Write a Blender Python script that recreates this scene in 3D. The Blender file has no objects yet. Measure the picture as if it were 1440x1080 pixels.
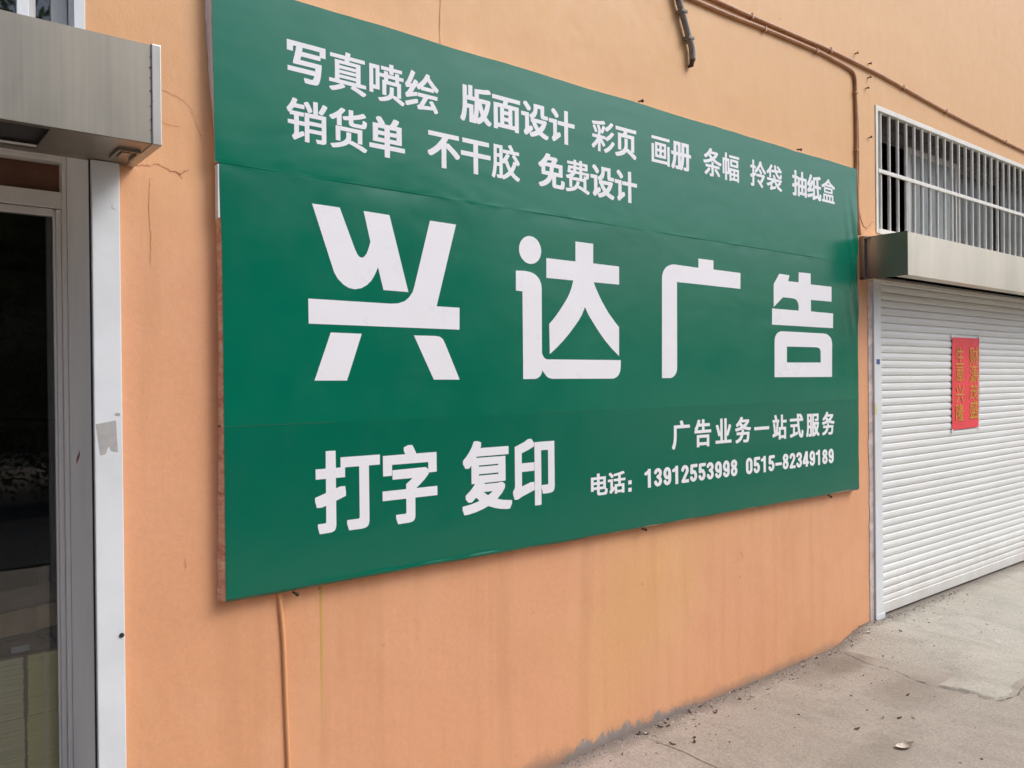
import bpy, bmesh, math, random
from mathutils import Vector, Matrix, noise
R = math.radians
random.seed(7)
sc = bpy.context.scene
COL = sc.collection

# ------------------------------------------------------------------ camera
cam = bpy.data.cameras.new('camera')
cam.sensor_width = 36.0
cam.lens = 28.75
cam.clip_start = 0.05
cam.clip_end = 2000
co = bpy.data.objects.new('camera', cam)
COL.objects.link(co)
yaw, pitch, roll = R(38.9213), R(-0.2616), R(-0.5566)
fw = Vector((math.sin(yaw)*math.cos(pitch), math.cos(yaw)*math.cos(pitch), math.sin(pitch)))
rt = Vector((math.cos(yaw), -math.sin(yaw), 0))
up = rt.cross(fw)
rt, up = rt*math.cos(roll)+up*math.sin(roll), -rt*math.sin(roll)+up*math.cos(roll)
M = Matrix((rt, up, -fw)).transposed().to_4x4()
M.translation = (0, -2.615, 1.54)
co.matrix_world = M
sc.camera = co

# ------------------------------------------------------------------ sky, sun, exposure
SUN_EL, SUN_AZ = 46.0, 133.0          # azimuth clockwise from +Y
w = bpy.data.worlds.new('World')
sc.world = w
w.use_nodes = True
nt = w.node_tree
bg = nt.nodes['Background']
sky = nt.nodes.new('ShaderNodeTexSky')
sky.sky_type = 'NISHITA'
sky.sun_disc = False
sky.sun_elevation = R(SUN_EL)
sky.sun_rotation = R(SUN_AZ)
sky.air_density = 1.0
sky.dust_density = 9.0
sky.ozone_density = 7.5
nt.links.new(sky.outputs[0], bg.inputs['Color'])
bg.inputs['Strength'].default_value = 0.14
sl = bpy.data.lights.new('sun', 'SUN')
sl.energy = 1.4
sl.angle = R(24)
sl.color = (1.0, 0.97, 0.93)
so = bpy.data.objects.new('sun', sl)
COL.objects.link(so)
sd = Vector((math.sin(R(SUN_AZ))*math.cos(R(SUN_EL)), math.cos(R(SUN_AZ))*math.cos(R(SUN_EL)), math.sin(R(SUN_EL))))
so.rotation_euler = sd.to_track_quat('Z', 'Y').to_euler()
so.location = sd*30
sc.view_settings.view_transform = 'Standard'
sc.view_settings.look = 'None'
sc.view_settings.exposure = 0.2
sc.view_settings.gamma = 1.0
sc.render.engine = 'CYCLES'
sc.cycles.use_denoising = True
sc.cycles.max_bounces = 8
sc.cycles.transparent_max_bounces = 12

# ------------------------------------------------------------------ helpers
def obj(name, data, parent=None, mat=None, smooth=False):
    o = bpy.data.objects.new(name, data)
    COL.objects.link(o)
    if parent is not None:
        o.parent = parent
    if mat is not None:
        data.materials.append(mat)
    if smooth and hasattr(data, 'polygons'):
        data.polygons.foreach_set('use_smooth', [True]*len(data.polygons))
    return o

def tag(o, label=None, cat=None, group=None, kind=None):
    if label: o['label'] = label
    if cat: o['category'] = cat
    if group: o['group'] = group
    if kind: o['kind'] = kind
    return o

def empty(name, loc=(0, 0, 0)):
    o = bpy.data.objects.new(name, None)
    COL.objects.link(o)
    o.location = loc
    o.empty_display_size = 0.1
    return o

class MB:
    """collects shapes into one mesh; coordinates are world, build() re-bases on a parent's location"""
    def __init__(s): s.v, s.f, s.m = [], [], []
    def quad(s, a, b, c, d, m=0):
        i = len(s.v); s.v += [a, b, c, d]; s.f.append((i, i+1, i+2, i+3)); s.m.append(m)
    def box(s, x0, x1, y0, y1, z0, z1, m=0):
        i = len(s.v)
        s.v += [(x, y, z) for z in (z0, z1) for y in (y0, y1) for x in (x0, x1)]
        for f in ((0, 2, 3, 1), (4, 5, 7, 6), (0, 1, 5, 4), (2, 6, 7, 3), (0, 4, 6, 2), (1, 3, 7, 5)):
            s.f.append(tuple(i+k for k in f)); s.m.append(m)
    def tube(s, pts, r, n=10, caps=True, m=0):
        pts = [Vector(p) for p in pts]
        rad = r if isinstance(r, (list, tuple)) else [r]*len(pts)
        prev = None
        base = len(s.v)
        for k, p in enumerate(pts):
            t = (pts[min(k+1, len(pts)-1)]-pts[max(k-1, 0)]).normalized()
            if prev is None:
                a = t.orthogonal().normalized()
            else:
                a = (prev - t*prev.dot(t)).normalized()
            prev = a
            b = t.cross(a)
            for j in range(n):
                q = 2*math.pi*j/n
                s.v.append(tuple(p+(a*math.cos(q)+b*math.sin(q))*rad[k]))
        for k in range(len(pts)-1):
            for j in range(n):
                a0 = base+k*n+j; a1 = base+k*n+(j+1) % n
                s.f.append((a0, a1, a1+n, a0+n)); s.m.append(m)
        if caps:
            s.f.append(tuple(base+j for j in reversed(range(n)))); s.m.append(m)
            e = base+(len(pts)-1)*n
            s.f.append(tuple(e+j for j in range(n))); s.m.append(m)
    def build(s, name, mats, parent=None, smooth=False, bevel=0):
        off = Vector((0, 0, 0))
        p = parent
        while p is not None:
            off += p.location; p = p.parent
        me = bpy.data.meshes.new(name)
        me.from_pydata([tuple(Vector(v)-off) for v in s.v], [], s.f)
        ms = mats if isinstance(mats, (list, tuple)) else [mats]
        for m in ms: me.materials.append(m)
        me.polygons.foreach_set('material_index', s.m)
        me.update()
        o = obj(name, me, parent, None, smooth)
        if bevel:
            bm = bmesh.new(); bm.from_mesh(me)
            bmesh.ops.remove_doubles(bm, verts=bm.verts, dist=1e-6)
            ed = [e for e in bm.edges if len(e.link_faces) == 2 and e.calc_face_angle(0) > 0.6]
            bmesh.ops.bevel(bm, geom=ed, offset=bevel, segments=2, affect='EDGES', profile=0.6, clamp_overlap=True)
            bm.to_mesh(me); bm.free()
        return o

def smooth_path(pts, sub=6):
    """Catmull-Rom through the points"""
    P = [Vector(p) for p in pts]
    P = [P[0]*2-P[1]]+P+[P[-1]*2-P[-2]]
    out = []
    for i in range(1, len(P)-2):
        for k in range(sub):
            t = k/sub
            a, b, c, d = P[i-1], P[i], P[i+1], P[i+2]
            out.append(0.5*((2*b)+(c-a)*t+(2*a-5*b+4*c-d)*t*t+(3*b-a-3*c+d)*t**3))
    out.append(P[-2])
    return out

def N(x, y=0.0, z=0.0): return noise.noise(Vector((x, y, z)))
def sstep(a, b, x):
    t = max(0.0, min(1.0, (x-a)/(b-a)))
    return t*t*(3-2*t)

# ------------------------------------------------------------------ materials
class Mat:
    def __init__(s, name, color=(.5, .5, .5), rough=.6, metal=0.0, spec=.5):
        s.m = bpy.data.materials.new(name); s.m.use_nodes = True
        s.nt = s.m.node_tree; s.b = s.nt.nodes['Principled BSDF']
        s.b.inputs['Base Color'].default_value = (*color, 1)
        s.b.inputs['Roughness'].default_value = rough
        s.b.inputs['Metallic'].default_value = metal
        s.b.inputs['Specular IOR Level'].default_value = spec
        s.tc = s.nt.nodes.new('ShaderNodeTexCoord')
        s.co = s.tc.outputs['Object']
    def n(s, t, **k):
        x = s.nt.nodes.new(t)
        for a, b in k.items(): setattr(x, a, b)
        return x
    def link(s, a, b): s.nt.links.new(a, b)
    def mapped(s, scale):
        x = s.n('ShaderNodeMapping'); x.inputs['Scale'].default_value = scale
        s.link(s.co, x.inputs['Vector']); return x.outputs[0]
    def noise(s, scale=5, detail=4, rough=.55, stretch=(1, 1, 1), dist=0):
        x = s.n('ShaderNodeTexNoise'); x.inputs['Scale'].default_value = scale
        x.inputs['Detail'].default_value = detail; x.inputs['Roughness'].default_value = rough
        x.inputs['Distortion'].default_value = dist
        s.link(s.mapped(stretch), x.inputs['Vector']); return x.outputs['Fac']
    def ramp(s, fac, stops):
        x = s.n('ShaderNodeValToRGB'); e = x.color_ramp.elements
        while len(e) < len(stops): e.new(.5)
        for k, (p, c) in enumerate(stops):
            e[k].position = p; e[k].color = (*c, 1) if not isinstance(c, (int, float)) else (c, c, c, 1)
        s.link(fac, x.inputs['Fac']); return x.outputs['Color']
    def mix(s, fac, a, b, mode='MIX'):
        x = s.n('ShaderNodeMix', data_type='RGBA', blend_type=mode)
        for i, v in ((0, fac), (6, a), (7, b)):
            if hasattr(v, 'is_linked'): s.link(v, x.inputs[i])
            else: x.inputs[i].default_value = v if isinstance(v, (int, float)) else (*v, 1)
        return x.outputs[2]
    def math(s, op, a, b=0.0, c=0.0, clamp=False):
        x = s.n('ShaderNodeMath', operation=op); x.use_clamp = clamp
        for i, v in enumerate((a, b, c)):
            if hasattr(v, 'is_linked'): s.link(v, x.inputs[i])
            else: x.inputs[i].default_value = v
        return x.outputs[0]
    def xyz(s):
        x = s.n('ShaderNodeSeparateXYZ'); s.link(s.co, x.inputs[0]); return x.outputs
    def color(s, v): s.link(v, s.b.inputs['Base Color'])
    def rough(s, v): s.link(v, s.b.inputs['Roughness'])
    def bump(s, h, strength=.3, dist=.01):
        x = s.n('ShaderNodeBump'); x.inputs['Strength'].default_value = strength; x.inputs['Distance'].default_value = dist
        s.link(h, x.inputs['Height']); s.link(x.outputs[0], s.b.inputs['Normal'])

def simple(name, c, rough=.6, metal=0., var=.25, scale=6, bump=.0, bscale=40, stretch=(1, 1, 1), spec=.5):
    m = Mat(name, c, rough, metal, spec)
    f = m.noise(scale, 5, .6, stretch)
    lo = tuple(x*(1-var) for x in c); hi = tuple(min(1, x*(1+var)) for x in c)
    m.color(m.ramp(f, [(.3, lo), (.7, hi)]))
    if bump: m.bump(m.noise(bscale, 4, .6, stretch), bump, .004)
    return m.m

# orange wall paint: slow mottling, rain streaks, one yellow drip, flaked patches at the foot
def wall_material():
    m = Mat('orange_wall_paint', (.6, .3, .13), .5, 0, .5)
    a = m.noise(.55, 3, .5)
    c = m.ramp(a, [(.3, (.68, .325, .150)), (.45, (.745, .362, .182)), (.58, (.755, .372, .195)), (.72, (.75, .40, .175))])
    b = m.noise(3.0, 6, .65)
    gr = m.ramp(m.noise(48, 5, .75), [(.3, .93), (.7, 1.04)])
    c = m.mix(1.0, c, gr, 'MULTIPLY')
    ha = m.ramp(m.noise(1.7, 5, .6, (1.6, 1, .8), .7), [(.50, 0.), (.60, 1.)])
    c = m.mix(m.math('MULTIPLY', ha, .24), c, (.79, .43, .235))       # touched-up patches
    c = m.mix(m.math('MULTIPLY', m.ramp(b, [(.45, 0.), (.75, 1.)]), .22), c, (.60, .275, .115))
    st = m.noise(9, 4, .6, (1, 1, .06))
    c = m.mix(m.math('MULTIPLY', m.ramp(st, [(.48, 0.), (.70, 1.)]), .30), c, (.54, .26, .12))
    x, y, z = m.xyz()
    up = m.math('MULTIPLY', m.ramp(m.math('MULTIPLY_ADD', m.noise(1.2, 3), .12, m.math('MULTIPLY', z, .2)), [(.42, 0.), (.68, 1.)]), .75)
    c = m.mix(up, c, (.715, .42, .165))      # upper wall yellower: the light's hue shift put into the paint colour
    # old yellow drip under the sign
    d = m.math('ABSOLUTE', m.math('SUBTRACT', x, 1.253))
    wob = m.math('MULTIPLY', m.noise(4, 3, .5, (0, 0, 1)), .006)
    k = m.math('LESS_THAN', m.math('SUBTRACT', d, wob), .0022)
    k = m.math('MULTIPLY', k, m.ramp(m.math('SUBTRACT', z, 0.), [(.30, 0.), (.62, 1.), (.84, 1.), (.86, 0.)]))
    c = m.mix(m.math('MULTIPLY', k, .75), c, (.52, .34, .06))
    # little dark specks
    vo = m.n('ShaderNodeTexVoronoi'); vo.inputs['Scale'].default_value = 5.5
    m.link(m.co, vo.inputs['Vector'])
    sp = m.math('MULTIPLY', m.math('LESS_THAN', vo.outputs['Distance'], .035), m.math('GREATER_THAN', m.noise(2.2, 2), .52))
    c = m.mix(m.math('MULTIPLY', sp, .5), c, (.25, .11, .06))
    v2 = m.n('ShaderNodeTexVoronoi'); v2.inputs['Scale'].default_value = 3.1
    m.link(m.mapped((1.0, 1.0, 2.6)), v2.inputs['Vector'])
    wb = m.math('MULTIPLY_ADD', m.noise(60, 3), .05, v2.outputs['Distance'])
    sc2 = m.math('MULTIPLY', m.math('LESS_THAN', wb, .055), m.math('GREATER_THAN', m.noise(1.4, 2), .5))
    c = m.mix(m.math('MULTIPLY', sc2, .35), c, (.40, .19, .10))
    # flaked paint showing grey render near the ground
    n1 = m.noise(5.0, 5, .7, (1, 1, .5)); n2 = m.noise(38, 4, .7, (1, 1, .35))
    win = m.ramp(m.math('MULTIPLY', x, .2), [(.44, .02), (.475, .62), (.50, .85), (.57, .75), (.62, .78), (.655, .66), (.68, .15), (.90, .05)])
    h = m.math('MULTIPLY_ADD', n1, .26, m.math('MULTIPLY', n2, .16))
    h = m.math('SUBTRACT', m.math('MULTIPLY', h, win), .215)          # height above ground that has flaked
    fl = m.math('GREATER_THAN', m.math('ADD', h, .075), m.math('ADD', z, .10))
    g = m.ramp(m.noise(20, 5, .6), [(.3, (.27, .25, .235)), (.7, (.42, .39, .365))])
    c = m.mix(fl, c, g)
    # splash dirt along the foot
    dn = m.math('MULTIPLY_ADD', m.noise(5, 3, .6, (1, 1, .4)), .16, m.math('MULTIPLY_ADD', m.noise(55, 4, .75), .10, -.075))
    di = m.math('SUBTRACT', 1.0, m.math('DIVIDE', m.math('ADD', z, .10), dn), clamp=True)
    c = m.mix(m.math('MULTIPLY', di, .75), c, (.24, .18, .14))
    m.color(c)
    m.rough(m.ramp(m.noise(14, 4), [(.3, .42), (.7, .60)]))
    hh = m.math('MULTIPLY_ADD', m.noise(2.2, 3, .5), 5.0, m.math('MULTIPLY', m.noise(120, 3, .6), .35))
    hh = m.math('MULTIPLY_ADD', m.noise(11, 3, .5, (1, 1, .6), .4), 1.1, hh)
    hh = m.math('SUBTRACT', hh, m.math('MULTIPLY', fl, .6))
    m.bump(hh, .36, .004)
    return m.m

def sign_material(name, lo, hi, rough, sheets=False):
    m = Mat(name, hi, rough, 0, .52 if sheets else .4)
    c = m.ramp(m.noise(1.1, 4, .6), [(.3, lo), (.7, hi)])
    if sheets:      # printed in three sheets, the lowest from a darker roll
        z = m.xyz()[2]
        c = m.mix(m.math('LESS_THAN', z, 1.403-.84), c, tuple(v*.965 for v in lo))
        c = m.mix(m.math('MULTIPLY', m.math('GREATER_THAN', z, 2.234-.84), .5), c, tuple(v*1.08 for v in hi))
    du = m.math('MULTIPLY', m.ramp(m.noise(4.5, 6, .7, (1, 1, .35)), [(.55, 0.), (.85, 1.)]), .03)
    c = m.mix(du, c, (.30, .33, .30))
    sm = m.ramp(m.noise(9, 6, .75, (.6, 1, 1.2), .5), [(.56, 0.), (.80, 1.)])
    c = m.mix(m.math('MULTIPLY', sm, .0 if sheets else .06), c, (.55, .52, .48))
    m.color(c)
    m.rough(m.ramp(m.noise(6, 5, .6), [(.3, rough*.8), (.7, rough*1.3)]))
    m.bump(m.math('MULTIPLY_ADD', m.noise(1.8, 2, .5, (1, 1, 1.8), .6), 1.0, m.math('MULTIPLY_ADD', m.noise(7, 3, .55, (.7, 1, 1.5), .8), .10, m.math('MULTIPLY', m.noise(24, 3, .5), .03))), .32, .012)
    return m.m

def steel_material(name, c=(.50, .47, .41), rough=.42):
    m = Mat(name, c, rough, .75)
    s1 = m.noise(90, 4, .6, (1, 1, .015)); s2 = m.noise(2.5, 5, .65)
    k = m.ramp(s1, [(.3, tuple(v*.93 for v in c)), (.7, tuple(min(1, v*1.05) for v in c))])
    k = m.mix(m.math('MULTIPLY', m.ramp(s2, [(.45, 0.), (.75, 1.)]), .35), k, tuple(v*.72 for v in c))
    m.color(k)
    sp = m.math('GREATER_THAN', m.noise(60, 3, .5), .74)
    m.color(m.mix(m.math('MULTIPLY', sp, .5), k, tuple(v*.35 for v in c)))
    m.rough(m.ramp(m.noise(5, 5, .65, (1, 1, .35)), [(.3, rough*.82), (.7, rough*1.25)]))
    m.bump(m.noise(2.5, 3), .10, .01)
    return m.m

def concrete_material(name, c1, c2, c3, blots=()):
    m = Mat(name, c1, .85, 0, .3)
    c = m.ramp(m.noise(.9, 4, .55, dist=.5), [(.30, c1), (.52, c2), (.72, c3)])
    if blots:
        xx = m.xyz()[0]
        k = m.ramp(m.math('MULTIPLY_ADD', m.noise(1.1, 4, .6), 2.2, m.math('SUBTRACT', xx, 4.4)), [(.15, 0.), (.95, 1.)])
        c = m.mix(m.math('MULTIPLY', k, .8), c, (.385, .345, .275))
    st = m.ramp(m.noise(2.6, 6, .7, (1.6, .7, 1), 1.2), [(.46, 0.), (.70, 1.)])
    c = m.mix(m.math('MULTIPLY', st, .45), c, tuple(v*.62 for v in c2))
    pale = m.ramp(m.noise(3.4, 6, .7, (.8, 1.8, 1), .8), [(.55, 0.), (.8, 1.)])
    c = m.mix(m.math('MULTIPLY', pale, .4), c, tuple(min(.75, v*1.3) for v in c1))
    fine = m.ramp(m.noise(70, 5, .8), [(.3, .74), (.7, 1.16)])
    c = m.mix(1.0, c, fine, 'MULTIPLY')
    vo = m.n('ShaderNodeTexVoronoi'); vo.inputs['Scale'].default_value = 17
    m.link(m.co, vo.inputs['Vector'])
    sp = m.math('MULTIPLY', m.math('LESS_THAN', vo.outputs['Distance'], .09), m.math('GREATER_THAN', m.noise(5, 3), .54))
    c = m.mix(m.math('MULTIPLY', sp, .55), c, (.13, .105, .085))
    # dirt gathered where the ground meets the wall
    x, y, z = m.xyz()
    if blots:
        for bx, by, rx, ry, am in blots:
            q = m.math('ADD', m.math('POWER', m.math('ABSOLUTE', m.math('DIVIDE', m.math('SUBTRACT', x, bx), rx)), 2.0), m.math('POWER', m.math('ABSOLUTE', m.math('DIVIDE', m.math('SUBTRACT', y, by), ry)), 2.0))
            q = m.math('MULTIPLY_ADD', m.noise(5, 5, .7, dist=.6), 1.6, m.math('SUBTRACT', q, .8))
            c = m.mix(m.ramp(q, [(.1, am), (.95, 0.)]), c, (.20, .165, .125))
    dn = m.math('MULTIPLY_ADD', m.noise(6, 5, .7), .30, -.03)
    di = m.math('SUBTRACT', 1.0, m.math('DIVIDE', m.math('MULTIPLY', y, -1.0), dn), clamp=True)
    c = m.mix(m.math('MULTIPLY', di, .8), c, (.15, .12, .095))
    m.color(c)
    hh = m.math('MULTIPLY_ADD', m.noise(4, 6, .6), 2.2, m.noise(70, 5, .7))
    m.bump(hh, .7, .007)
    return m.m

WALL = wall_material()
GREEN = sign_material('green_vinyl', (.0, .136, .077), (.0, .158, .088), .20, True)
WHITE = sign_material('white_vinyl_print', (.80, .785, .79), (.86, .845, .85), .3)
STEEL = steel_material('weathered_steel', (.30, .275, .225), .45)
STEELD = steel_material('stained_steel', (.30, .265, .215), .38)
PAVE = concrete_material('dusty_concrete', (.46, .375, .315), (.41, .345, .280), (.36, .315, .245), ((4.32, -.16, .42, .16, .75), (4.25, -.62, .35, .22, .45), (4.95, -1.45, .8, .38, .45), (3.35, -.85, .5, .12, .25)))
PADM = concrete_material('grey_cement', (.51, .47, .385), (.465, .43, .35), (.42, .385, .31))
PVC = simple('white_coated_metal', (.70, .72, .72), .38, 0, .06, 5, .1, 30)
def slat_material():
    m = Mat('white_slat_paint', (.745, .745, .71), .42)
    c = m.ramp(m.noise(2.2, 5, .6, (.5, 1, 1)), [(.3, (.70, .70, .665)), (.7, (.765, .765, .73))])
    g = m.ramp(m.noise(5, 6, .75, (.35, 1, 1.6), .5), [(.52, 0.), (.78, 1.)])
    c = m.mix(m.math('MULTIPLY', g, .30), c, (.52, .49, .43))
    z = m.xyz()[2]
    lo = m.ramp(m.math('MULTIPLY_ADD', m.noise(6, 5, .7, (1, 1, .5)), .5, m.math('MULTIPLY', z, -1.0)), [(-.0, 0.), (.30, .55)])
    c = m.mix(lo, c, (.50, .45, .38))
    m.color(c); m.bump(m.noise(3, 3, .6), .10, .01)
    return m.m
SLAT = slat_material()
JAMB = simple('grey_jamb_paint', (.88, .87, .83), .6, 0, .07, 5, .15, 60, (1, 1, .3))
FRAME = simple('dull_aluminium_frame', (.72, .70, .66), .4, .0, .10, 8, .08, 40, (1, 1, .1))
DFRAME = simple('tarnished_frame', (.20, .19, .175), .5, 0, .2, 8)
BARM = simple('cream_bar_paint', (.74, .715, .64), .42, 0, .08, 12, .08, 60)
DARK = simple('box_interior_shade', (.035, .033, .030), .9, 0, .3, 3)  # near black standing in for shade inside the left steel box
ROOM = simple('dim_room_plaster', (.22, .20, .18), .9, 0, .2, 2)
DKREVEAL = simple('dark_brown_render', (.10, .085, .07), .9, 0, .35, 6)  # very dark brown for the reveals behind the bars
BROWN = simple('brown_lintel_paint', (.15, .065, .035), .6, 0, .3, 8, .2, 60)
CONDUIT = simple('painted_conduit', (.46, .235, .118), .5, 0, .22, 14, .1, 60)
RIDGE = simple('painted_pipe_orange', (.70, .34, .155), .5, 0, .12, 6, .2, 60, (1, 1, .2))
GREYP = simple('grey_hose_rubber', (.22, .20, .17), .7, 0, .3, 25, .3, 80)
BLACK = simple('black_rubber', (.02, .018, .016), .6, 0, .3, 30)
RUST = simple('rusty_nail_iron', (.09, .05, .03), .8, .3, .4, 60, .4, 200)
CRACK = simple('cracked_render_edge', (.60, .29, .145), .9, 0, .35, 40)
MORTAR = simple('pinkish_mortar', (.62, .53, .49), .85, 0, .3, 14, .5, 60)
TIMBER = None
RED = simple('red_paper', (.80, .055, .065), .55, 0, .12, 7, .15, 40)
GOLD = simple('gold_ink', (.68, .37, .04), .45, .2, .3, 40)
PAPER = simple('yellow_copy_paper', (.86, .80, .40), .8, 0, .10, 3, .3, 140, (.05, .05, 1))
PAPERB = simple('pale_copy_paper', (.84, .80, .55), .8, 0, .12, 3, .3, 140, (.05, .05, 1))
KRAFT = simple('brown_kraft_board', (.36, .25, .145), .75, 0, .25, 9, .1, 50)
WRAP = simple('dark_plastic_wrap', (.07, .05, .045), .25, 0, .5, 14, .6, 18)
DRYLEAF = simple('dry_leaf', (.66, .58, .46), .75, 0, .25, 60, .4, 120)
LEAFD = simple('brown_leaf', (.20, .12, .07), .8, 0, .4, 60, .4, 120)
STONE = simple('grey_stone', (.17, .15, .13), .85, 0, .45, 30, .5, 80)
BARK = simple('tree_bark', (.11, .085, .06), .9, 0, .4, 12, .6, 40, (1, 1, .2))
BLUE = simple('blue_plastic_label', (.09, .11, .30), .4, 0, .1, 20)
YELTAPE = simple('yellow_tape', (.66, .62, .24), .5, 0, .1, 20)
RESID = simple('grey_tape_residue', (.40, .385, .36), .7, 0, .12, 40)
REDMK = simple('red_mark_paint', (.33, .10, .10), .6, 0, .2, 40)

def timber_material():
    m = Mat('weathered_board_edge', (.5, .3, .2), .8)
    c = m.ramp(m.noise(13, 6, .75, (1, 1, 3)), [(.28, (.36, .18, .12)), (.42, (.72, .32, .22)), (.58, (.82, .56, .36)), (.75, (.88, .80, .66))])
    m.color(c); m.bump(m.noise(60, 4, .7, (1, 1, .5)), .5, .004)
    return m.m
TIMBER = timber_material()
PALEWD = timber_material()
FOAM = simple('pale_board_edge', (.80, .76, .73), .7, 0, .14, 20, .3, 60)

def glass_material(name, tint=(1, 1, 1), refl=1.0):
    m = bpy.data.materials.new(name); m.use_nodes = True
    nt = m.node_tree; nt.nodes.clear()
    out = nt.nodes.new('ShaderNodeOutputMaterial'); mx = nt.nodes.new('ShaderNodeMixShader')
    tr = nt.nodes.new('ShaderNodeBsdfTransparent'); gl = nt.nodes.new('ShaderNodeBsdfGlossy')
    fr = nt.nodes.new('ShaderNodeFresnel'); fr.inputs['IOR'].default_value = 1.62
    tr.inputs['Color'].default_value = (*tint, 1); gl.inputs['Roughness'].default_value = .015
    gl.inputs['Color'].default_value = (refl, refl, refl, 1)
    nt.links.new(fr.outputs[0], mx.inputs[0]); nt.links.new(tr.outputs[0], mx.inputs[1]); nt.links.new(gl.outputs[0], mx.inputs[2])
    nt.links.new(mx.outputs[0], out.inputs['Surface'])
    return m
GLASS = glass_material('clear_glass', (.92, .95, .93))
def frosted():
    m = Mat('dusty_window_glass', (.42, .46, .46), .35)
    m.color(m.ramp(m.noise(4, 5, .65), [(.3, (.25, .285, .285)), (.7, (.40, .435, .43))]))
    return m.m
DUSTY = frosted()
GREYGL = simple('grey_window_glass', (.09, .10, .095), .25, 0, .2, 4)

def foliage_material(name, a, b):
    m = Mat(name, a, .55)
    g = m.n('ShaderNodeNewGeometry')
    c = m.ramp(g.outputs['Random Per Island'], [(.0, a), (.6, b), (1., tuple(min(1, x*1.5) for x in b))])
    m.color(c)
    tr = m.n('ShaderNodeBsdfTranslucent'); mx = m.n('ShaderNodeMixShader'); mx.inputs[0].default_value = .45
    m.link(c, tr.inputs['Color']); m.link(m.b.outputs[0], mx.inputs[1]); m.link(tr.outputs[0], mx.inputs[2])
    m.link(mx.outputs[0], m.nt.nodes['Material Output'].inputs['Surface'])
    return m.m
FOL = foliage_material('tree_leaves', (.04, .07, .02), (.085, .13, .035))
FOL2 = foliage_material('hedge_leaves', (.04, .07, .016), (.11, .13, .035))

# ------------------------------------------------------------------ ground
def cuts(lo, hi, inner0, inner1, step):
    c = []
    x = inner0
    while x < inner1+1e-6: c.append(round(x, 4)); x += step
    g = step; x = inner0
    while x > lo:
        g *= 1.5; x -= g; c.insert(0, max(lo, x))
    g = step; x = inner1
    while x < hi:
        g *= 1.5; x += g; c.append(min(hi, x))
    return c

def ground_z(x, y):
    near = 1-sstep(6, 14, abs(y)+max(0, abs(x-4)-6))
    return -.108+.018*sstep(2.5, 4.6, x)*sstep(-2.5, -.2, y)+near*(.010*N(x*.7, y*.7)+.004*N(x*2.3, y*2.3, 5))

xs = cuts(-400, 400, -1.0, 10.0, .10)
ys = cuts(-400, 5.0, -5.0, 0.4, .10)
mb = MB()
mb.v = [(x, y, ground_z(x, y)) for y in ys for x in xs]
nx = len(xs)
mb.f = [(j*nx+i, j*nx+i+1, (j+1)*nx+i+1, (j+1)*nx+i) for j in range(len(ys)-1) for i in range(nx-1)]
mb.m = [0]*len(mb.f)
tag(mb.build('ground', PAVE, None, True), kind='structure')

gp = bpy.data.objects['ground']
def ground_crack(pts, wd):
    P = []
    for (a, b), (c, d) in zip(pts, pts[1:]):
        for k in range(10):
            t = k/10; x, y = a+(c-a)*t, b+(d-b)*t
            P.append((x+.008*N(x*9, y*9, 2), y+.008*N(x*11, y*7)))
    P.append(pts[-1]); m = MB()
    for k, (a, b) in enumerate(zip(P, P[1:])):
        a, b = Vector((*a, 0)), Vector((*b, 0)); d = (b-a).normalized(); q = Vector((-d.y, d.x, 0))*wd*(.5+abs(N(k*.8, wd*99)))
        f = lambda v: (v.x, v.y, ground_z(v.x, v.y)+.0012)
        m.quad(f(a-q), f(b-q), f(b+q), f(a+q))
    m.build('crack', GCRACK, gp)
GCRACK = simple('dirt_filled_crack', (.16, .13, .10), .95, 0, .4, 40)
ground_crack([(2.826, -.10), (2.84, -.273), (2.835, -.46), (2.85, -.9), (2.84, -1.6)], .0035)
# asphalt street beyond the forecourt
ASPH = concrete_material('street_asphalt', (.055, .055, .055), (.048, .048, .048), (.040, .040, .042))
mb = MB()
yy = [-5.2-.9*k for k in range(6)]; xx = [-60+2*k for k in range(71)]
mb.v = [(x, y, max(ground_z(x, y), -.118)+.016) for y in yy for x in xx]
nx = len(xx)
mb.f = [(j*nx+i, (j+1)*nx+i, (j+1)*nx+i+1, j*nx+i+1) for j in range(len(yy)-1) for i in range(nx-1)]
mb.m = [0]*len(mb.f)
tag(mb.build('road', ASPH, None, True), kind='structure')

# cement pad in front of the shutter, ramping up to the sill
EDGE = [(4.53, .1), (4.53, -.013), (4.536, -.112), (4.466, -.262), (4.464, -.372), (4.45, -.469), (4.413, -.561), (4.409, -.698), (4.435, -.853),
        (4.431, -.899), (4.455, -.951), (4.592, -.987), (4.675, -.975), (4.76, -.96), (4.90, -1.02), (5.2, -1.05), (5.6, -1.02), (6.2, -1.1), (7.0, -1.06), (8.0, -1.12), (10.2, -1.1)]
def pad_dist(x, y):
    """signed distance-ish to the pad outline (positive inside)"""
    best = 9; p = Vector((x, y))
    for a, b in zip(EDGE, EDGE[1:]):
        a, b = Vector(a), Vector(b); d = b-a
        t = max(0, min(1, (p-a).dot(d)/d.dot(d)))
        best = min(best, (p-(a+d*t)).length)
    # crossing test toward +x, closed far right / wall
    poly = EDGE+[(10.2, .1)]
    ins = False
    for (x0, y0), (x1, y1) in zip(poly, poly[1:]+poly[:1]):
        if (y0 > y) != (y1 > y) and x < x0+(y-y0)*(x1-x0)/(y1-y0): ins = not ins
    return best if ins else -best

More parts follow.
